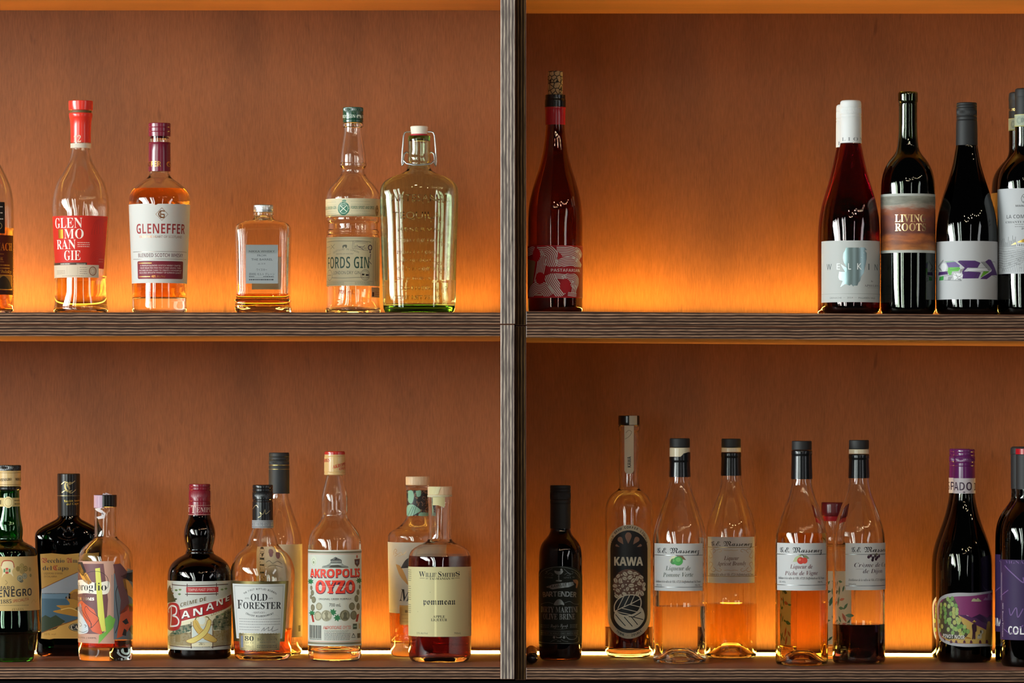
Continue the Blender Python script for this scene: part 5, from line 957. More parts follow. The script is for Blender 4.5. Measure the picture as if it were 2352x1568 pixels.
b.lab('front_label', [('R', 885, 1245.5, 1036, 1408.5, 'p:e2d8c4'), '+', ('S', [(905, 1275), (908, 1262), (913, 1264), (909, 1270), (914, 1273), (908, 1278)], 1, 'm:c8a068'), ('S', [(915, 1274), (921, 1268), (926, 1274), (934, 1266)], .9, 'm:c8a068'), ('S', [(915, 1278), (926, 1274)], .9, 'm:c8a068'), ('Q', [(910, 1296), (920, 1300), (930, 1318), (938, 1342), (930, 1336), (918, 1320)], 'i:c08a48'), ('Q', [(922, 1303), (932, 1286), (946, 1280), (946, 1300), (934, 1304)], 'i:3a302c'), ('S', [(921, 1304), (932, 1303), (944, 1298)], 2, 'i:3a302c'), ('T', 'M', 'I', 917, 1380, 948, 1380, 27, 'i:2c2422'), ('R', 917, 1390, 984, 1435, 'm:c59a5a'), '+', ('T', 'BR', 'S', 930, 1407, 944, 1407, 6, 'i:5a4020'), ('G', 922, 1412, 944, 1428, 3, .9, 'i:8a6a38')])

b = Bottle('apple liqueur bottle with plain pale-yellow label and taped wooden stopper', 1010.2, 0.143, 'LL',
    [(1136, 25), (1138, 27.4), (1142, 27.8), (1155, 27.4), (1159, 26.4), (1200, 26.2), (1232, 26.6), (1239, 28), (1244, 32), (1248, 39), (1252, 48), (1257, 57), (1263, 64.5), (1270, 69), (1278, 71.4), (1292, 72.2), (1310, 72.4), (1490, 72), (1504, 71), (1512, 68), (1518, 63), (1521, 58)], CLEAR, wall=5, base=13, punt=8, liquid=(1276, 'L:5a0a04'), group=gLL)
b.cap('stopper', [(1117, 27), (1117, 27), (1118, 28), (1135, 28), (1136.5, 27), (1136.5, 27)], 'wood_light', label='pale wooden stopper')
b.lab('tape', [('P', [(986, 1117), (1011, 1117.5), (1007, 1135), (997, 1136), (986, 1135)], 'p:d6cc9c'), '+', ('P', [(1003, 1117.5), (1013, 1118), (1005, 1134), (999, 1135)], 'p:dcd3a8')], prof=[(1110, 28.3), (1138, 28.2)], lift=.3, label='yellowed paper tape on the stopper')
b.lab('neck_tape', [('P', [(982, 1137), (1040, 1136), (1040, 1140), (1006, 1142), (982, 1141)], 'p:cfc7a4'), ('P', [(994, 1140), (1022, 1142), (1022, 1158), (1020, 1165), (1006, 1160), (994, 1160)], 'p:d2c996')], prof=[(1130, 28.1), (1170, 28.1)], lift=.3, label='yellowed paper tape on the neck')
b.lab('front_label', [('P', [(905, 1303), (1014, 1301.5), (1118, 1303), (1118, 1463), (1014, 1462), (905, 1462)], 'p:d9cf9c'), '+', ('T', 'W', 'B', 962.5, 1324.5, 977, 1324.5, 12, K), ('T', 'ILLIE', 'B', 977.5, 1324.5, 1003, 1324.5, 9, K), ('T', 'S', 'B', 1006.5, 1324.5, 1014, 1324.5, 12, K), ('T', 'MITH', 'B', 1015, 1324.5, 1045, 1324.5, 9, K), ('T', 'S', 'B', 1046, 1322, 1056, 1322, 9, K), ('R', 1047, 1323.6, 1055, 1324.4, K), ('T', 'TASMANIAN', 'B', 986.5, 1331, 1034, 1331, 5, K), ('R', 964, 1327.6, 976, 1328.3, K), ('R', 1044, 1327.6, 1056, 1328.3, K), ('T', 'EST', 'B', 978, 1329.6, 984, 1329.6, 2.8, K), ('T', '1888', 'B', 1036, 1329.6, 1043, 1329.6, 2.8, K),
    ('T', 'pommeau', 'F', 972, 1388.5, 1046, 1388.5, 15.5, K), ('T', 'APPLE', 'B', 994.6, 1418.5, 1022, 1418.5, 5.6, K), ('T', 'LIQUEUR', 'B', 990, 1426, 1027, 1426, 5.6, K), ('T', '21% Alc/Vol', 's', 957, 1456.5, 982, 1456.5, 4.4, 'i:5a5848'), ('T', '700mL', 's', 1043, 1456.5, 1059, 1456.5, 4.4, 'i:5a5848'),
    ('G', 915, 1310, 945, 1334, 6, 1.3, 'i:5a5848'), ('G', 915, 1348, 944, 1378, 7, 1.3, 'i:5a5848'), ('G', 915, 1390, 944, 1408, 5, 1.3, 'i:5a5848'), ('L', [(1077, 1312), (1077, 1440)], 1.4, 'i:6a6852'), ('L', [(1080, 1312), (1080, 1452)], 1.2, 'i:6a6852'), ('R', 998, 1318, 1003, 1462, 'i:d4ca96'), ('C', 988, 1360, .6, .6, K), ('C', 960, 1405, .6, .6, K)])

# ---- lower right shelf -----------------------------------------------------
zz = shelf_z('LR', WX(1221)); r = 13 * SX(0.08)
t = thing('muddler', 'short wooden stick with rounded black end lying in the corner by the post', 'muddler', (WX(1222, 0.08), 0.075, zz + 0.0006))
bm = lathe([(0.012, 0, 0, 2), (0.012, r * .97, r * .97, 2), (0.10, r * .95, r * .95, 2), (0.19, r * .93, r * .93, 2), (0.192, r * 1.04, r * 1.04, 2), (0.205, r * 1.04, r * 1.04, 2), (0.209, r * .8, r * .8, 2), (0.209, 0, 0, 2)], 40)
bmesh.ops.rotate(bm, verts=bm.verts, matrix=__import__('mathutils').Matrix.Rotation(-PI / 2, 3, 'X')); bmesh.ops.translate(bm, verts=bm.verts, vec=(0, 0, r * 1.05))
link('shaft', bm, ['wood_stick'], t)
bm = lathe([(-0.007, 0, 0, 2), (-0.0064, r * .4, r * .4, 2), (-0.004, r * .75, r * .75, 2), (0.001, r * .96, r * .96, 2), (0.006, r, r, 2), (0.014, r * 1.02, r * 1.02, 2), (0.016, r * .99, r * .99, 2), (0.016, 0, 0, 2)], 40)
bmesh.ops.rotate(bm, verts=bm.verts, matrix=__import__('mathutils').Matrix.Rotation(-PI / 2, 3, 'X')); bmesh.ops.translate(bm, verts=bm.verts, vec=(0, 0, r * 1.05))
link('end_cap', bm, ['g:0d0e10'], t)['label'] = 'black rounded end'

b = Bottle('small dark bottle of olive brine with silver print and plain black cap', 1287.2, 0.215, 'LR',
    [(1122, 21), (1213, 22.6), (1220, 24), (1227, 27), (1234, 32.5), (1241, 38.5), (1249, 43.6), (1258, 47.2), (1270, 49.2), (1285, 49.8), (1490, 49.2), (1503, 48.4), (1510, 46), (1514, 42)], 'D:4a2410', liquid=(1290, 'L:1c0a02'), base=7, punt=8, group=gLR)
b.cap('screw_cap', [(1114, 22.5), (1114, 22.5), (1116, 23.6), (1121, 23.8), (1122, 23), (1123.5, 23.8), (1128, 23.8), (1129, 23), (1130, 23.9), (1146, 23.9), (1148, 23), (1150, 23.9), (1155, 23.9), (1157, 23.2), (1159, 23.4), (1213, 23.6), (1213, 23.6)], 'r:111112', knurl=(1131, 1144))
SV, SD = 'm:9ea39e', 'm:7c827c'
b.lab('front_label', [('Q', [(1232, 1330), (1240, 1312), (1258, 1303), (1287, 1299.5), (1316, 1303), (1328, 1312), (1338, 1330), (1339, 1400), (1339, 1474), (1287, 1478), (1232, 1474), (1231, 1400)], 'p:20251d'), '+', *tf(.1657, 1225, 1270, [
    ('S', [(90, 330), (120, 265), (200, 215), (340, 190), (480, 205), (590, 255), (635, 330), (645, 500), (645, 1150)], 7, SD), ('S', [(85, 1240), (350, 1250), (610, 1240), (620, 1160)], 7, SD), ('S', [(180, 260), (220, 240), (270, 215)], 5, SD), ('S', [(170, 285), (200, 270), (180, 250)], 5, SD), ('S', [(420, 215), (480, 270), (530, 290), (545, 262), (520, 250)], 6, SD), ('S', [(560, 265), (600, 300), (630, 350)], 5, SD), ('S', [(205, 300), (240, 275), (280, 300), (250, 310)], 4, SD), ('S', [(430, 300), (470, 275), (510, 300), (460, 310)], 4, SD),
    ('Q', [(295, 240), (350, 250), (408, 240), (405, 270), (380, 292), (355, 298), (330, 292), (300, 268)], SV), ('R', 347, 295, 360, 375, SV), ('C', 352, 320, 11, 10, SV), ('C', 354, 382, 42, 12, SV), ('C', 388, 228, 16, 14, SV), ('T', 'SUPERB', 'B-.02', 165, 348, 285, 350, 20, SD), ('T', "SINCE '98", 'B-.02', 422, 352, 565, 346, 22, SD),
    ('P', [(180, 470), (265, 435), (400, 412), (545, 398), (560, 440), (490, 470), (400, 480), (270, 502)], SV), ('Q', [(540, 370), (590, 368), (612, 400), (600, 480), (580, 478), (585, 430), (560, 410)], 'm:a8876c'), '+', ('T', "CRAWLEY'S", 's', 215, 492, 495, 440, 40, 'i:1a1c18'),
    ('A', 'BARTENDER', 'S', 360, 2640, 2040, 2040, -6.3, 6.3, 72, SV), ('Q', [(285, 715), (300, 680), (340, 640), (385, 645), (420, 690), (425, 720), (390, 712), (350, 720), (310, 722)], SV), ('S', [(115, 715), (200, 685), (280, 700)], 6, SD), ('S', [(430, 690), (500, 670), (560, 705), (620, 712)], 6, SD),
    ('T', 'DIRTY MARTINI', 'B', 118, 822, 603, 822, 78, SV), ('T', 'OLIVE BRINE', 'B', 145, 918, 570, 918, 78, SV), ('T', 'Simple Syrup', 'C', 240, 1030, 475, 1022, 44, SV), ('S', [(280, 1045), (360, 1055), (470, 1040)], 4, SD), ('G', 112, 1000, 228, 1026, 2, 7, SD), ('G', 505, 992, 600, 1030, 3, 7, SD), ('R', 110, 1078, 615, 1085, SD), ('R', 110, 1132, 615, 1138, SD), ('T', "PURVEYORS OF THE WORLD'S FINEST MARTINI BRINES", 'S', 112, 1122, 610, 1122, 24, SD),
    ('Q', [(272, 1165), (290, 1145), (305, 1165), (290, 1185)], SV), ('Q', [(310, 1150), (350, 1165), (395, 1150), (380, 1172), (325, 1172)], SV), ('Q', [(405, 1165), (425, 1145), (440, 1165), (425, 1188)], SV), ('S', [(450, 1150), (490, 1190), (560, 1195), (600, 1160), (580, 1150)], 10, SD), ('T', '375ml', 's', 330, 1228, 380, 1228, 18, SV), ('S', [(240, 1230), (300, 1200), (330, 1190)], 5, SD), ('S', [(385, 1190), (420, 1215), (480, 1225)], 5, SD)])])

b = Bottle('slender coffee liqueur bottle with long neck and black rounded oval label', 1444.6, 0.310, 'LR',
    [(972, 20), (976, 22), (976, 22), (978, 25), (984, 25.2), (988, 24.6), (990, 23.4), (1040, 23.2), (1118, 23.3), (1124, 26), (1128, 31), (1133, 38), (1139, 44), (1147, 49), (1156, 52.5), (1168, 54.6), (1185, 55), (1480, 55), (1494, 54.2), (1502, 51), (1506, 46)], CLEARW, wall=4, base=18, punt=5, liquid=(1438, 'L:160301'), group=gLR)
b.cap('stopper', [(954, 23), (954, 23), (955.5, 24.3), (974, 24.5), (976, 23.6), (976, 23.6)], 'g:12100e')
b.lab('cap_strip', [('R', 1445, 954.5, 1463, 975.5, 'p:cfc4ac')], prof=[(950, 24.7), (978, 24.7)], label='beige paper strip over the black stopper')
nl = [(1435, 977), (1455, 977), (1455, 1080), (1453, 1085), (1449, 1087.5), (1441, 1087.5), (1437, 1085), (1435, 1080)]
b.lab('neck_label', [('P', nl, 'p:cfc4ac'), '+', ('U', 'KAWA', 'S', 1449, 1073, 1449, 1048, 7.6, K), ('S', [(1436, 1008), (1445, 1002), (1450, 992), (1444, 988), (1438, 994)], 1.2, 'i:8a8068')], lift=1.2, label='beige strip label down the neck')
BE, DKB, BRN = 'p:c7bca2', 'i:1c1a1b', 'i:8a6450'
def stad(x0, x1, y0, y1): 
    r_ = (x1 - x0) / 2; xm = (x0 + x1) / 2
    return [(xm + r_ * math.sin(math.radians(a)), y0 + r_ - r_ * math.cos(math.radians(a))) for a in range(-90, 91, 12)] + [(xm + r_ * math.sin(math.radians(a)), y1 - r_ - r_ * math.cos(math.radians(a))) for a in range(90, 271, 12)]
beans = []
rg = random.Random(11)
for i, (x, y, a, q) in enumerate(((185, 612, 40, 1), (258, 590, -40, 1.2), (310, 572, -15, 1.2), (362, 583, 10, 1), (425, 625, -35, 1.2), (158, 660, -65, 1.2), (207, 662, 85, 1.2), (253, 637, -15, 1.1), (310, 625, 35, 1.25), (385, 637, 80, 1.1), (343, 660, 50, 1.25), (410, 692, -20, 1.15), (152, 718, -5, 1.1), (232, 716, 70, .9), (323, 712, 3, 1.3), (455, 705, 75, 1.1), (180, 765, -35, 1.1), (283, 748, 70, 1), (336, 753, 5, .8), (432, 795, -55, 1.3), (388, 798, 80, 1.2), (250, 800, -30, 1.1), (170, 828, -35, 1.2), (457, 748, -70, 1), (207, 825, 60, .9))):
    ca, sa = math.cos(math.radians(a)), math.sin(math.radians(a)); L1, L2 = 24 * q, 16 * q
    beans.append(('P', [(x + L1 * math.cos(t_) * ca - L2 * math.sin(t_) * sa, y - L1 * math.cos(t_) * sa - L2 * math.sin(t_) * ca) for t_ in [2 * PI * k_ / 16 for k_ in range(16)]], 'i:c9bda6'))
veins = [('+')]
for i, (x, y, a, q) in enumerate(((185, 612, 40, 1), (258, 590, -40, 1.2), (310, 572, -15, 1.2), (362, 583, 10, 1), (425, 625, -35, 1.2), (158, 660, -65, 1.2), (207, 662, 85, 1.2), (253, 637, -15, 1.1), (310, 625, 35, 1.25), (385, 637, 80, 1.1), (343, 660, 50, 1.25), (410, 692, -20, 1.15), (152, 718, -5, 1.1), (232, 716, 70, .9), (323, 712, 3, 1.3), (455, 705, 75, 1.1), (180, 765, -35, 1.1), (283, 748, 70, 1), (432, 795, -55, 1.3), (388, 798, 80, 1.2), (170, 828, -35, 1.2))):
    ca, sa = math.cos(math.radians(a)), math.sin(math.radians(a))
    veins.append(('S', [(x + u * ca - v_ * sa, y - u * sa - v_ * ca) for u, v_ in ((-22 * q, -2), (-8 * q, 3), (8 * q, -3), (22 * q, 2))], 4.5, 'i:5a3f34'))
b.lab('front_label', [('P', stad(1396, 1494, 1204.5, 1466.5), BE), '+', ('P', stad(1402, 1487, 1217.5, 1453.5), DKB), '+', *tf(.21667, 1380, 1190, [
    ('A', 'COLD BREW COFFEE LIQUEUR', 'S-.02', 298, 285, 198, 178, -83, 83, 24, K), ('A', '700mL - 20%ALC', 'S-.02', 298, 1060, 205, 192, 222, 138, 24, K),
    ('Q', [(291, 270), (258, 195), (270, 158), (292, 148), (315, 158), (325, 195)], BRN), ('Q', [(240, 277), (184, 240), (182, 210), (205, 196), (228, 210)], BRN), ('Q', [(342, 277), (402, 240), (405, 210), (380, 196), (358, 210)], BRN), ('Q', [(200, 304), (160, 298), (158, 282), (172, 276)], BRN), ('Q', [(382, 304), (428, 298), (432, 282), (415, 274)], BRN),
    ('T', 'KAWA', 'S.02', 143, 500, 446, 500, 88, 'i:d2c7b0'), ('C', 297, 715, 178, 178, 'i:6a4a3c'), '+', *beans, *[('C', x, y, 9, 8, 'i:c9bda6') for x, y in ((222, 600), (390, 590), (355, 612), (225, 678), (268, 702), (288, 667), (372, 712), (380, 745), (195, 712), (152, 795), (408, 665), (300, 790), (345, 788), (250, 760), (442, 660), (140, 755), (208, 745), (410, 765))], *veins, '+',
    ('Q', [(150, 985), (145, 1060), (200, 1140), (290, 1180), (390, 1160), (455, 1080), (460, 1010), (420, 940), (330, 960)], 'i:cdc2aa'), '+', ('Q', [(140, 990), (142, 920), (180, 855), (250, 815), (330, 805), (400, 820), (430, 870), (425, 940), (385, 1000), (300, 1035), (220, 1030)], 'i:d2c7b0'), '+', ('Q', [(152, 980), (152, 925), (188, 862), (255, 824), (330, 815), (392, 828), (418, 872), (414, 935), (378, 992), (300, 1025), (225, 1020)], DKB), '+',
    ('L', [(150, 988), (230, 945), (310, 910), (415, 855)], 9, 'i:d2c7b0'), ('L', [(180, 960), (245, 825)], 8, 'i:d2c7b0'), ('L', [(245, 938), (305, 815)], 8, 'i:d2c7b0'), ('L', [(315, 908), (355, 818)], 8, 'i:d2c7b0'), ('L', [(225, 952), (380, 990)], 8, 'i:d2c7b0'), ('L', [(305, 912), (412, 940)], 8, 'i:d2c7b0'), ('L', [(160, 985), (320, 1022)], 8, 'i:d2c7b0'),
    ('L', [(158, 1020), (262, 1140)], 9, DKB), ('L', [(248, 1045), (335, 1145)], 9, DKB), ('L', [(295, 1040), (340, 1045), (425, 995)], 9, DKB), ('L', [(340, 1045), (448, 1075)], 9, DKB), ('L', [(325, 1045), (390, 1128)], 9, DKB)])], step=.08)

MZ = [(0, 20), (52, 22.6), (52, 22.6), (70, 23.2), (90, 23.8), (100, 24.4), (112, 26.6), (124, 29.5), (138, 34), (150, 38.8), (164, 44), (178, 49), (192, 53.5), (206, 57.2), (222, 60), (236, 61), (260, 61.2)]
def massenez(label, cx, yd, q, top, base_, level, liq, cork, caps, lab, art, words, turn=0, clear=CLEAR, ink=K):
    """round liqueur bottle, q = size against the nearest one; top = row of the cap's top"""
    T = lambda y: top + y * q
    pr = [(T(y), h * q) for y, h in MZ if y > 8] + [(base_ - 26 * q, 61.2 * q), (base_ - 12 * q, 61 * q), (base_ - 6 * q, 59 * q), (base_ - 2, 54 * q)]
    b = Bottle(label, cx, yd, 'LR', pr, clear, wall=4, base=8, punt=27 * q, liquid=(level, liq), group='slope-shouldered liqueur bottles')
    b.cap('stopper', [(T(0), 21.5 * q), (T(0), 21.5 * q), (T(1.5), 23.2 * q), (T(20), 23.4 * q), (T(21.5), 22.4 * q), (T(21.5), 22.4 * q)], 'r:131315')
    if cork: b.cap('collar', [(T(21.8), 22.6 * q), (T(21.8), 22.6 * q), (T(23), 23.4 * q), (T(cork), 23.4 * q), (T(cork), 23.4 * q)], 'g:d0c2a6')
    c0 = caps
    b.cap('capsule', [(T(c0), 23.2 * q), (T(c0), 23.2 * q), (T(c0 + 2), 24.2 * q), (T(c0 + 10), 24.3 * q), (T(c0 + 12), 23.6 * q), (T(c0 + 20), 23.8 * q), (T(89), 25 * q), (T(89), 25 * q)], 'g:0d0e10')
    x0, x1, y0, y1 = lab
    ops = [('R', x0, y0, x1, y1, 'p:dedfe0'), '+'] + art
    b.lab('front_label', ops + words)
    return b
def head(x0, x1, yb, h, c): 
    w_ = x1 - x0
    return [('T', 'G.E.', 'C.004', x0, yb, x0 + w_ * .22, yb, h * 1.05, c), ('T', 'M', 'F', x0 + w_ * .30, yb, x0 + w_ * .49, yb, h * 1.1, c), ('T', 'assenez', 'C.003', x0 + w_ * .50, yb, x1, yb, h * 1.12, c)]
SVR = 'm:8d8f90'
def small(x0, x1, y, c='i:5c5e60'): return [('T', 'Distillateur de la vallée de Villé, 67220 Dieffenbach-au-Val, France', 'I', x0, y, x1, y, 5.2, c)]
b = massenez('clear liqueur bottle with green apple label and peeling black capsule', 1561.3, 0.146, 1.0, 1006, 1524, 1391, 'L:f6f4ee', 46, 42, (1503.5, 1613.5, 1248, 1357),
    [('R', 1503, 1274.2, 1614, 1275.6, SVR), ('R', 1503, 1347.5, 1614, 1348.9, SVR), '+', ('P', [(1537, 1287), (1544, 1278), (1552, 1276), (1550, 1288), (1542, 1292)], 'i:d8d8b0'), ('P', [(1556, 1276), (1568, 1276), (1576, 1286), (1566, 1284)], 'i:7a6048'), ('C', 1546.5, 1289, 7, 7, 'i:3f8a48'), '+', ('C', 1557.5, 1288, 11, 10.5, 'i:4c9e50'), '+', ('C', 1558, 1285, 5.5, 5, 'i:74b868'), ('C', 1547, 1287, 2.5, 2.5, 'i:6ab060'), ('S', [(1557, 1279), (1556, 1276), (1552, 1275)], 1, 'i:3a3028')],
    head(1510, 1606, 1270, 11, 'i:222226') + [('T', 'Liqueur de', 'I-.008', 1529, 1309.5, 1586, 1309.5, 10, 'i:4c564c'), ('T', 'Pomme Verte', 'I-.008', 1523, 1325, 1592, 1324, 10, 'i:4c564c')] + small(1507, 1609, 1338) + [('T', '18%VOL', 's', 1508, 1346, 1521, 1346, 4.2, 'i:5c5e60'), ('T', '700 ML', 's', 1596, 1346, 1608, 1346, 4.2, 'i:5c5e60')])
b.lab('torn_band', [('P', [(1538, 1055), (1538, 1051), (1552, 1050), (1564, 1048), (1570, 1041), (1580, 1038), (1592, 1039), (1592, 1055)], 'g:0d0e10')], prof=[(1030, 23.9), (1060, 23.9)], lift=.4, label='torn black edge of the capsule')
APB = 'i:5a3a28'
ap_curls = []
for sx, xm in ((1, 1679), (-1, 1679)):
    for yy0, sy in ((1262, 1), (1311, -1)):
        e = lambda dx, dy: (xm + sx * dx, yy0 + sy * dy)
        ap_curls += [('S', [e(-49, 2), e(-46, 8), e(-42, 16), e(-48, 20), e(-50, 14)], .9, 'm:b98a4c'), ('S', [e(-46, 1), e(-40, -2), e(-35, 3), e(-40, 8)], .9, 'm:b98a4c'), ('S', [e(-34, 2), e(-26, -1), e(-22, 3), e(-27, 6)], .8, 'm:b98a4c'), ('S', [e(-16, 1), e(-8, 2), e(0, 1)], .7, 'm:b98a4c')]
b = massenez('amber apricot liqueur bottle with scroll-bordered cream label and low level', 1679.3, 0.308, 0.955, 1007, 1512, 1385, 'L:f0b848', 32, 33, (1625.5, 1733, 1233, 1339),
    [('R', 1620, 1256, 1740, 1257.2, 'm:9a8a5a'), ('R', 1620, 1322.5, 1740, 1323.8, 'm:9a8a5a')] + ap_curls,
    head(1634, 1727, 1253.5, 10, 'i:2a2624') + [('T', 'Liqueur', 'I-.008', 1663, 1286, 1697, 1286, 9.5, APB), ('T', 'Apricot Brandy', 'I-.008', 1647, 1299, 1713, 1298, 9.5, APB)] + small(1630, 1730, 1321.5, APB))
b = massenez('golden peach liqueur bottle with two red peaches on its label and closed black capsule', 1841.5, 0.106, 0.985, 1012, 1529, 1223, 'L:e8ac48', 0, 22, (1785, 1896.5, 1247, 1356),
    [('R', 1784, 1272.2, 1898, 1273.6, SVR), ('R', 1784, 1342.8, 1898, 1344.2, SVR), '+', ('P', [(1821, 1290), (1826, 1280), (1836, 1274), (1842, 1273), (1838, 1283), (1830, 1290)], 'i:a8b088'), ('P', [(1842, 1274), (1852, 1275), (1859, 1282), (1850, 1284)], 'i:7a8060'), ('S', [(1836, 1276), (1843, 1274), (1846, 1280)], 1.2, 'i:3a3428'), '+', ('C', 1839, 1287, 8, 8, 'i:b8382c'), '+', ('C', 1848, 1287, 6.5, 7, 'i:c84234'), ('C', 1837, 1285, 3, 3, 'i:d86a54')],
    head(1792, 1888, 1268.5, 11, 'i:222226') + [('T', 'Liqueur de', 'I-.008', 1815, 1305.5, 1866, 1305.5, 9.5, 'i:5a2030'), ('T', 'Pêche de Vigne', 'I-.008', 1803, 1321, 1878, 1320, 9.5, 'i:5a2030')] + small(1788, 1893, 1330) + [('T', '15% VOL', 's', 1790, 1338.5, 1805, 1338.5, 4.2, 'i:5c5e60'), ('T', '700 ML', 's', 1878, 1338.5, 1889, 1338.5, 4.2, 'i:5c5e60')])
b = Bottle('spirit bottle with dark red stopper and leafy label, behind the peach and blackcurrant liqueurs', 1912, 0.300, 'LR',
    [(1185, 18), (1198, 19.5), (1240, 19.8), (1247, 22), (1252, 32), (1256, 44), (1261, 50), (1268, 52, 46, 3.2), (1300, 52, 46, 4), (1480, 52, 46, 4), (1500, 51, 45, 4), (1504, 47, 42, 4)], CLEARW, wall=4, base=22, punt=3, group=gLR)
b.cap('stopper', [(1153, 24.4), (1153, 24.4), (1155, 25.6), (1182, 25.8), (1184, 25), (1184, 25)], 'g:5e1018', label='dark red stopper')
b.cap('ring', [(1184.2, 20), (1184.2, 20), (1185, 21.5), (1196, 20.6), (1196, 20.6)], 'g:a01c22', label='red neck ring')
FL = [('R', 1872, 1311, 1953, 1480, 'p:e6d6b8'), '+']
rg = random.Random(5)
for i in range(26):
    x, y = 1875 + (i * 23) % 76, 1322 + (i * 37) % 152; a = rg.uniform(0, PI); l_ = rg.uniform(7, 14); c = rg.choice(['i:4a6a4a', 'i:5a7a52', 'i:7a9a74', 'i:c86a4a', 'i:3c5a44', 'i:4a6a4a'])
    u, v_ = math.cos(a), math.sin(a); FL.append(('Q', [(x - u * l_, y - v_ * l_), (x - v_ * l_ * .35, y + u * l_ * .35), (x + u * l_, y + v_ * l_), (x + v_ * l_ * .35, y - u * l_ * .35)], c)); 
b.lab('front_label', FL)
b = massenez('nearly black blackcurrant liqueur bottle, its label turned to the right', 1972.8, 0.161, 0.985, 1010, 1525, 1432, 'L:080103', 32, 33, (1942, 2048, 1247, 1355),
    [('R', 1942, 1272.3, 2048, 1273.6, SVR), ('R', 1942, 1344.4, 2048, 1345.8, SVR), '+', *[('C', x, y, 3.4, 3.6, c) for x, y, c in ((1995, 1279, 'i:3a1e30'), (2000, 1276, 'i:4a2a3c'), (2005, 1281, 'i:2e1828'), (2010, 1277, 'i:4a3440'), (2015, 1280, 'i:3a1e30'), (2004, 1286, 'i:2e1828'), (2012, 1284, 'i:3a1e30'), (2019, 1277, 'i:4a2a3c'))], ('S', [(1993, 1275), (2005, 1272), (2016, 1274)], 1.1, 'i:4a4a38'), ('C', 2013, 1273, 3.5, 3, 'i:8a8268')],
    head(1956, 2052, 1267.5, 11, 'i:222226') + [('T', 'Crème de Cassis', 'I-.008', 1962, 1302, 2044, 1302, 9.8, 'i:46343e'), ('T', 'de Dijon', 'I-.008', 1982, 1316, 2026, 1316, 9.8, 'i:46343e'), ('R', 1966, 1306.5, 1984, 1307, 'i:46343e')] + small(1949, 2046, 1334) + [('T', '20%VOL', 's', 1949, 1343.5, 1967, 1343.5, 4.2, 'i:5c5e60')])

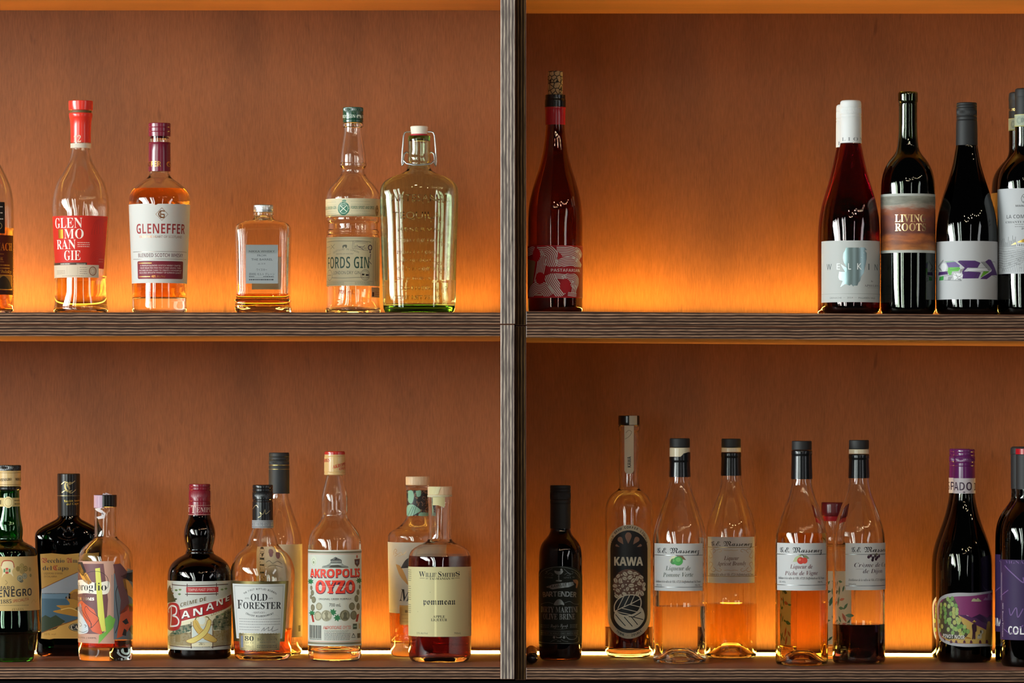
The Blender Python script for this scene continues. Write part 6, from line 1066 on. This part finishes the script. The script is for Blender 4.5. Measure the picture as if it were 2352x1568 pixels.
def pinot(yd, dx, dy, label, word):
    b = Bottle(label, 2215 + dx, yd, 'LR', [(y - dy, h) for y, h in ((1045, 21), (1098, 23.6), (1133, 24), (1150, 26.2), (1167, 29.8), (1183, 34), (1199, 39), (1215, 44.6), (1230, 50), (1244, 55), (1258, 59), (1272, 62), (1290, 63.8), (1310, 64.4), (1490, 64.3), (1506, 63), (1515, 59), (1519, 54))], 'D:4c4414', liquid=(1152 - dy, 'L:0c0403'), base=8, punt=22, group='screw-capped red wines with purple landscape labels')
    b.cap('screw_cap', [(y - dy, h) for y, h in ((1031, 22.4), (1031, 22.4), (1033, 24), (1037, 24.2), (1038, 23.4), (1040, 24.2), (1045, 24.2), (1046, 23.4), (1048, 24.3), (1060, 24.3), (1061.5, 23.5), (1063, 24.3), (1069, 24.3), (1070, 23.6), (1071, 24.2), (1132, 24.7), (1132, 24.7))], 'g:5c1c58', knurl=(1049 - dy, 1059 - dy))
    x0 = 2190 + dx
    b.lab('cap_band', [('R', 2170 + dx, 1098 - dy, 2258 + dx, 1133 - dy, 'p:dcd2d8'), '+', ('T', word, 'S-.01', x0 - 2 if word == 'RADO' else x0 - 1, 1126 - dy, x0 + (42 if word == 'RADO' else 46), 1126 - dy, 19, 'i:3a2038'), ('R', x0 + 22, 1129 - dy, x0 + 27, 1131 - dy, 'i:3a2038'), ('T', 'I', 'S', x0 + 47, 1126 - dy, x0 + 51, 1126 - dy, 17, 'i:3a2038')], prof=[(1090 - dy, 24.8), (1134 - dy, 24.9)])
    def sh(ops): return tf(.12753, 2130 + dx, 1340 - dy, ops)
    GRP = ['i:9ab868', 'i:86a85c', 'i:a8bc70', 'i:6f9a50', 'i:b4b866']
    gr = []; r2 = random.Random(9)
    for i, (x, y) in enumerate(((370, 280), (450, 270), (410, 320), (320, 390), (390, 410), (450, 375), (515, 400), (320, 480), (480, 460), (530, 470), (250, 390), (330, 540), (425, 545), (470, 520), (530, 530), (250, 520), (240, 600), (320, 610), (480, 590), (540, 640), (410, 650), (330, 690), (400, 710), (490, 700), (560, 700), (380, 660), (610, 770), (480, 810), (580, 840), (670, 780), (520, 820), (670, 850), (730, 860), (270, 780), (380, 830), (640, 890), (560, 780), (460, 890), (600, 920), (220, 690), (230, 850), (300, 440), (250, 470), (580, 660), (440, 770))):
        gr.append(('C', x, y, 34, 42, GRP[(i * 3) % 5]))
        if i % 6 == 5: gr.append('+')
    sil = [(180, 620), (175, 420), (215, 290), (320, 205), (520, 165), (800, 165), (1000, 155), (1180, 120), (1420, 80), (1420, 1190), (1180, 1152), (1000, 1135), (700, 1138), (480, 1120), (340, 1085), (230, 1010), (190, 850)]
    inn = [(205, 620), (200, 440), (245, 320), (340, 262), (520, 232), (800, 220), (1000, 195), (1200, 160), (1400, 120), (1400, 1140), (1200, 1112), (1000, 1088), (700, 1082), (500, 1072), (350, 1030), (250, 970), (212, 840)]
    b.lab('front_label', [*sh([('Q', sil, 'p:d4d3d8')]), '+', *sh([('Q', inn, 'i:8a3a70')]), '+', *sh([
        ('P', [(545, 560), (700, 640), (860, 740), (1100, 870), (1390, 980), (1390, 1135), (1200, 1108), (1000, 1085), (700, 1078), (500, 1068), (350, 1026), (260, 965), (460, 700)], 'i:cba85c'), ('P', [(545, 560), (690, 565), (800, 610), (940, 548), (1080, 620), (1120, 570), (1390, 620), (1390, 960), (1080, 850), (860, 730), (700, 630)], 'i:57305c'), ('P', [(700, 560), (735, 570), (750, 592), (715, 585)], 'i:c8a0b8'), '+', ('P', [(800, 612), (940, 548), (1060, 640), (1090, 740), (980, 690), (880, 620)], 'i:3f2248'),
        ('Q', [(790, 320), (815, 275), (850, 268), (880, 285), (905, 260), (940, 285), (965, 322)], 'i:b8b890'), ('Q', [(1000, 300), (1050, 250), (1075, 270), (1100, 190), (1140, 200), (1180, 300)], 'i:a87aa0'), ('P', [(215, 420), (320, 270), (480, 245), (560, 430), (550, 560), (640, 720), (760, 870), (700, 960), (540, 990), (380, 1010), (260, 940), (215, 800)], 'i:4c4638'), ('Q', [(1060, 830), (1080, 700), (1130, 700), (1150, 830), (1200, 1090), (1060, 1080)], 'i:b08a3c'), '+', *gr, '+',
        ('P', [(700, 955), (760, 970), (800, 995), (690, 985)], 'i:a8702c'), ('Q', [(800, 780), (805, 735), (845, 722), (878, 745), (882, 850), (860, 880), (858, 990), (838, 992), (835, 900), (828, 990), (806, 992), (812, 880)], 'i:3a2030'), ('C', 838, 702, 15, 16, 'i:4a3028'), ('C', 843, 685, 40, 7, 'i:d0a850'), ('C', 843, 670, 15, 16, 'i:d0a850'), ('Q', [(895, 990), (905, 930), (950, 900), (945, 850), (990, 840), (1005, 880), (975, 920), (970, 990)], 'i:bdb49c'), ('Q', [(948, 880), (946, 848), (970, 850), (965, 900)], 'i:2a2228'), ('C', 930, 930, 14, 14, 'i:2a2228'), '+',
        *[('Q', [(x - 22, 1066 + abs(x - 650) * .03), (x - 14, 1030), (x, 1018), (x + 14, 1030), (x + 22, 1066 + abs(x - 650) * .03)], 'i:5a2a40') for x in (430, 520, 665, 785, 945, 1065)], ('P', [(300, 1010), (310, 985), (325, 1010), (325, 1045)], 'i:5a2a40'),
        ('T', 'PINOT NOIR', 'S', 296, 984, 680, 1008, 66, 'i:2a1a20'), '+', ('T', 'PINOT NOIR', 'S', 290, 976, 675, 1000, 66, 'i:e6e2dc')])])
    return b
pinot(0.318, -10.5, 1, 'purple-capped red wine standing directly behind its twin', 'SPRA')
pinot(0.225, 0, 0, 'purple-capped red wine with green vine and purple hills label, front of the pair', 'RADO')

def tuscan(yd, dx, dy, label, front):
    b = Bottle(label, 2358.5 + dx, yd, 'LR', [(y - dy, h) for y, h in ((1040, 22), (1123, 24), (1142, 24.2), (1150, 26), (1157, 30), (1165, 36), (1175, 43.5), (1187, 50.5), (1200, 55.5), (1216, 58.8), (1236, 60.2), (1260, 60.4), (1505, 60.4), (1518, 59.4), (1526, 56), (1530, 52))], 'D:33351c', liquid=(1140 - dy, 'L:080404'), base=8, punt=26, group='black wines with violet labels')
    b.cap('capsule', [(y - dy, h) for y, h in ((1026, 21), (1026, 21), (1029, 24.5), (1034, 25.6), (1043, 25.8), (1044, 25), (1123, 24.8), (1123, 24.8))], 'r:1b1b1d')
    if front: b.lab('red_tab', [('R', 2333, 1030.5, 2390, 1043, 'g:a81420'), '+', ('R', 2346, 1031, 2349, 1043, 'i:d88a88')], prof=[(1020, 26), (1050, 26)], label='red band round the top of the capsule')
    VI = 'i:6a4a84'
    y0, y1 = (1285.5, 1470) if front else (1274, 1452)
    X = lambda x: x + dx
    b.lab('front_label', [('R', X(2278), y0, X(2440), y1, 'p:3f2a58'), '+', ('S', [(X(2308), y0 + 14), (X(2326), y0 + 32), (X(2350), y0 + 52), (X(2350), y0 + 40)], 2.6, VI), ('S', [(X(2294), y0 + 90), (X(2304), y0 + 80), (X(2316), y0 + 70)], 2, VI), ('S', [(X(2306), y0 + 160), (X(2326), y0 + 170), (X(2350), y0 + 150)], 2, VI), ('S', [(X(2318), y0 + 112), (X(2322), y0 + 128), (X(2334), y0 + 110), (X(2338), y0 + 132), (X(2350), y0 + 112)], 2.2, VI),
        ('T', 'VIGNA', 'B-.015', X(2310), y0 + 9, X(2352), y0 + 9, 7, VI), ('T', 'COL' if front else 'OM', 'S', X(2316) if front else X(2294), y1 - 13, X(2352) if front else X(2314), y1 - 13, 18.5, 'i:d3cfd2')] + ([('U', 'Rosso Toscana', 'B', 2302.5, 1404, 2302.5, 1464, 5.2, 'i:a99ab0'), ('U', '2022', 'B', 2302.5, 1386, 2302.5, 1400, 5, 'i:a99ab0'), ('L', [(2301, 1316), (2301, 1380)], 2.4, 'i:9a8aa4'), ('L', [(2299.2, 1290), (2299.2, 1380)], 1.6, 'i:9a8aa4')] if front else []))
    return b
tuscan(0.205, -12, 1, 'wine bottle with violet label half hidden behind the one at the lower right edge', False)
tuscan(0.108, 0, 0, 'wine bottle with violet label and red-banded black capsule, at the lower right edge', True)
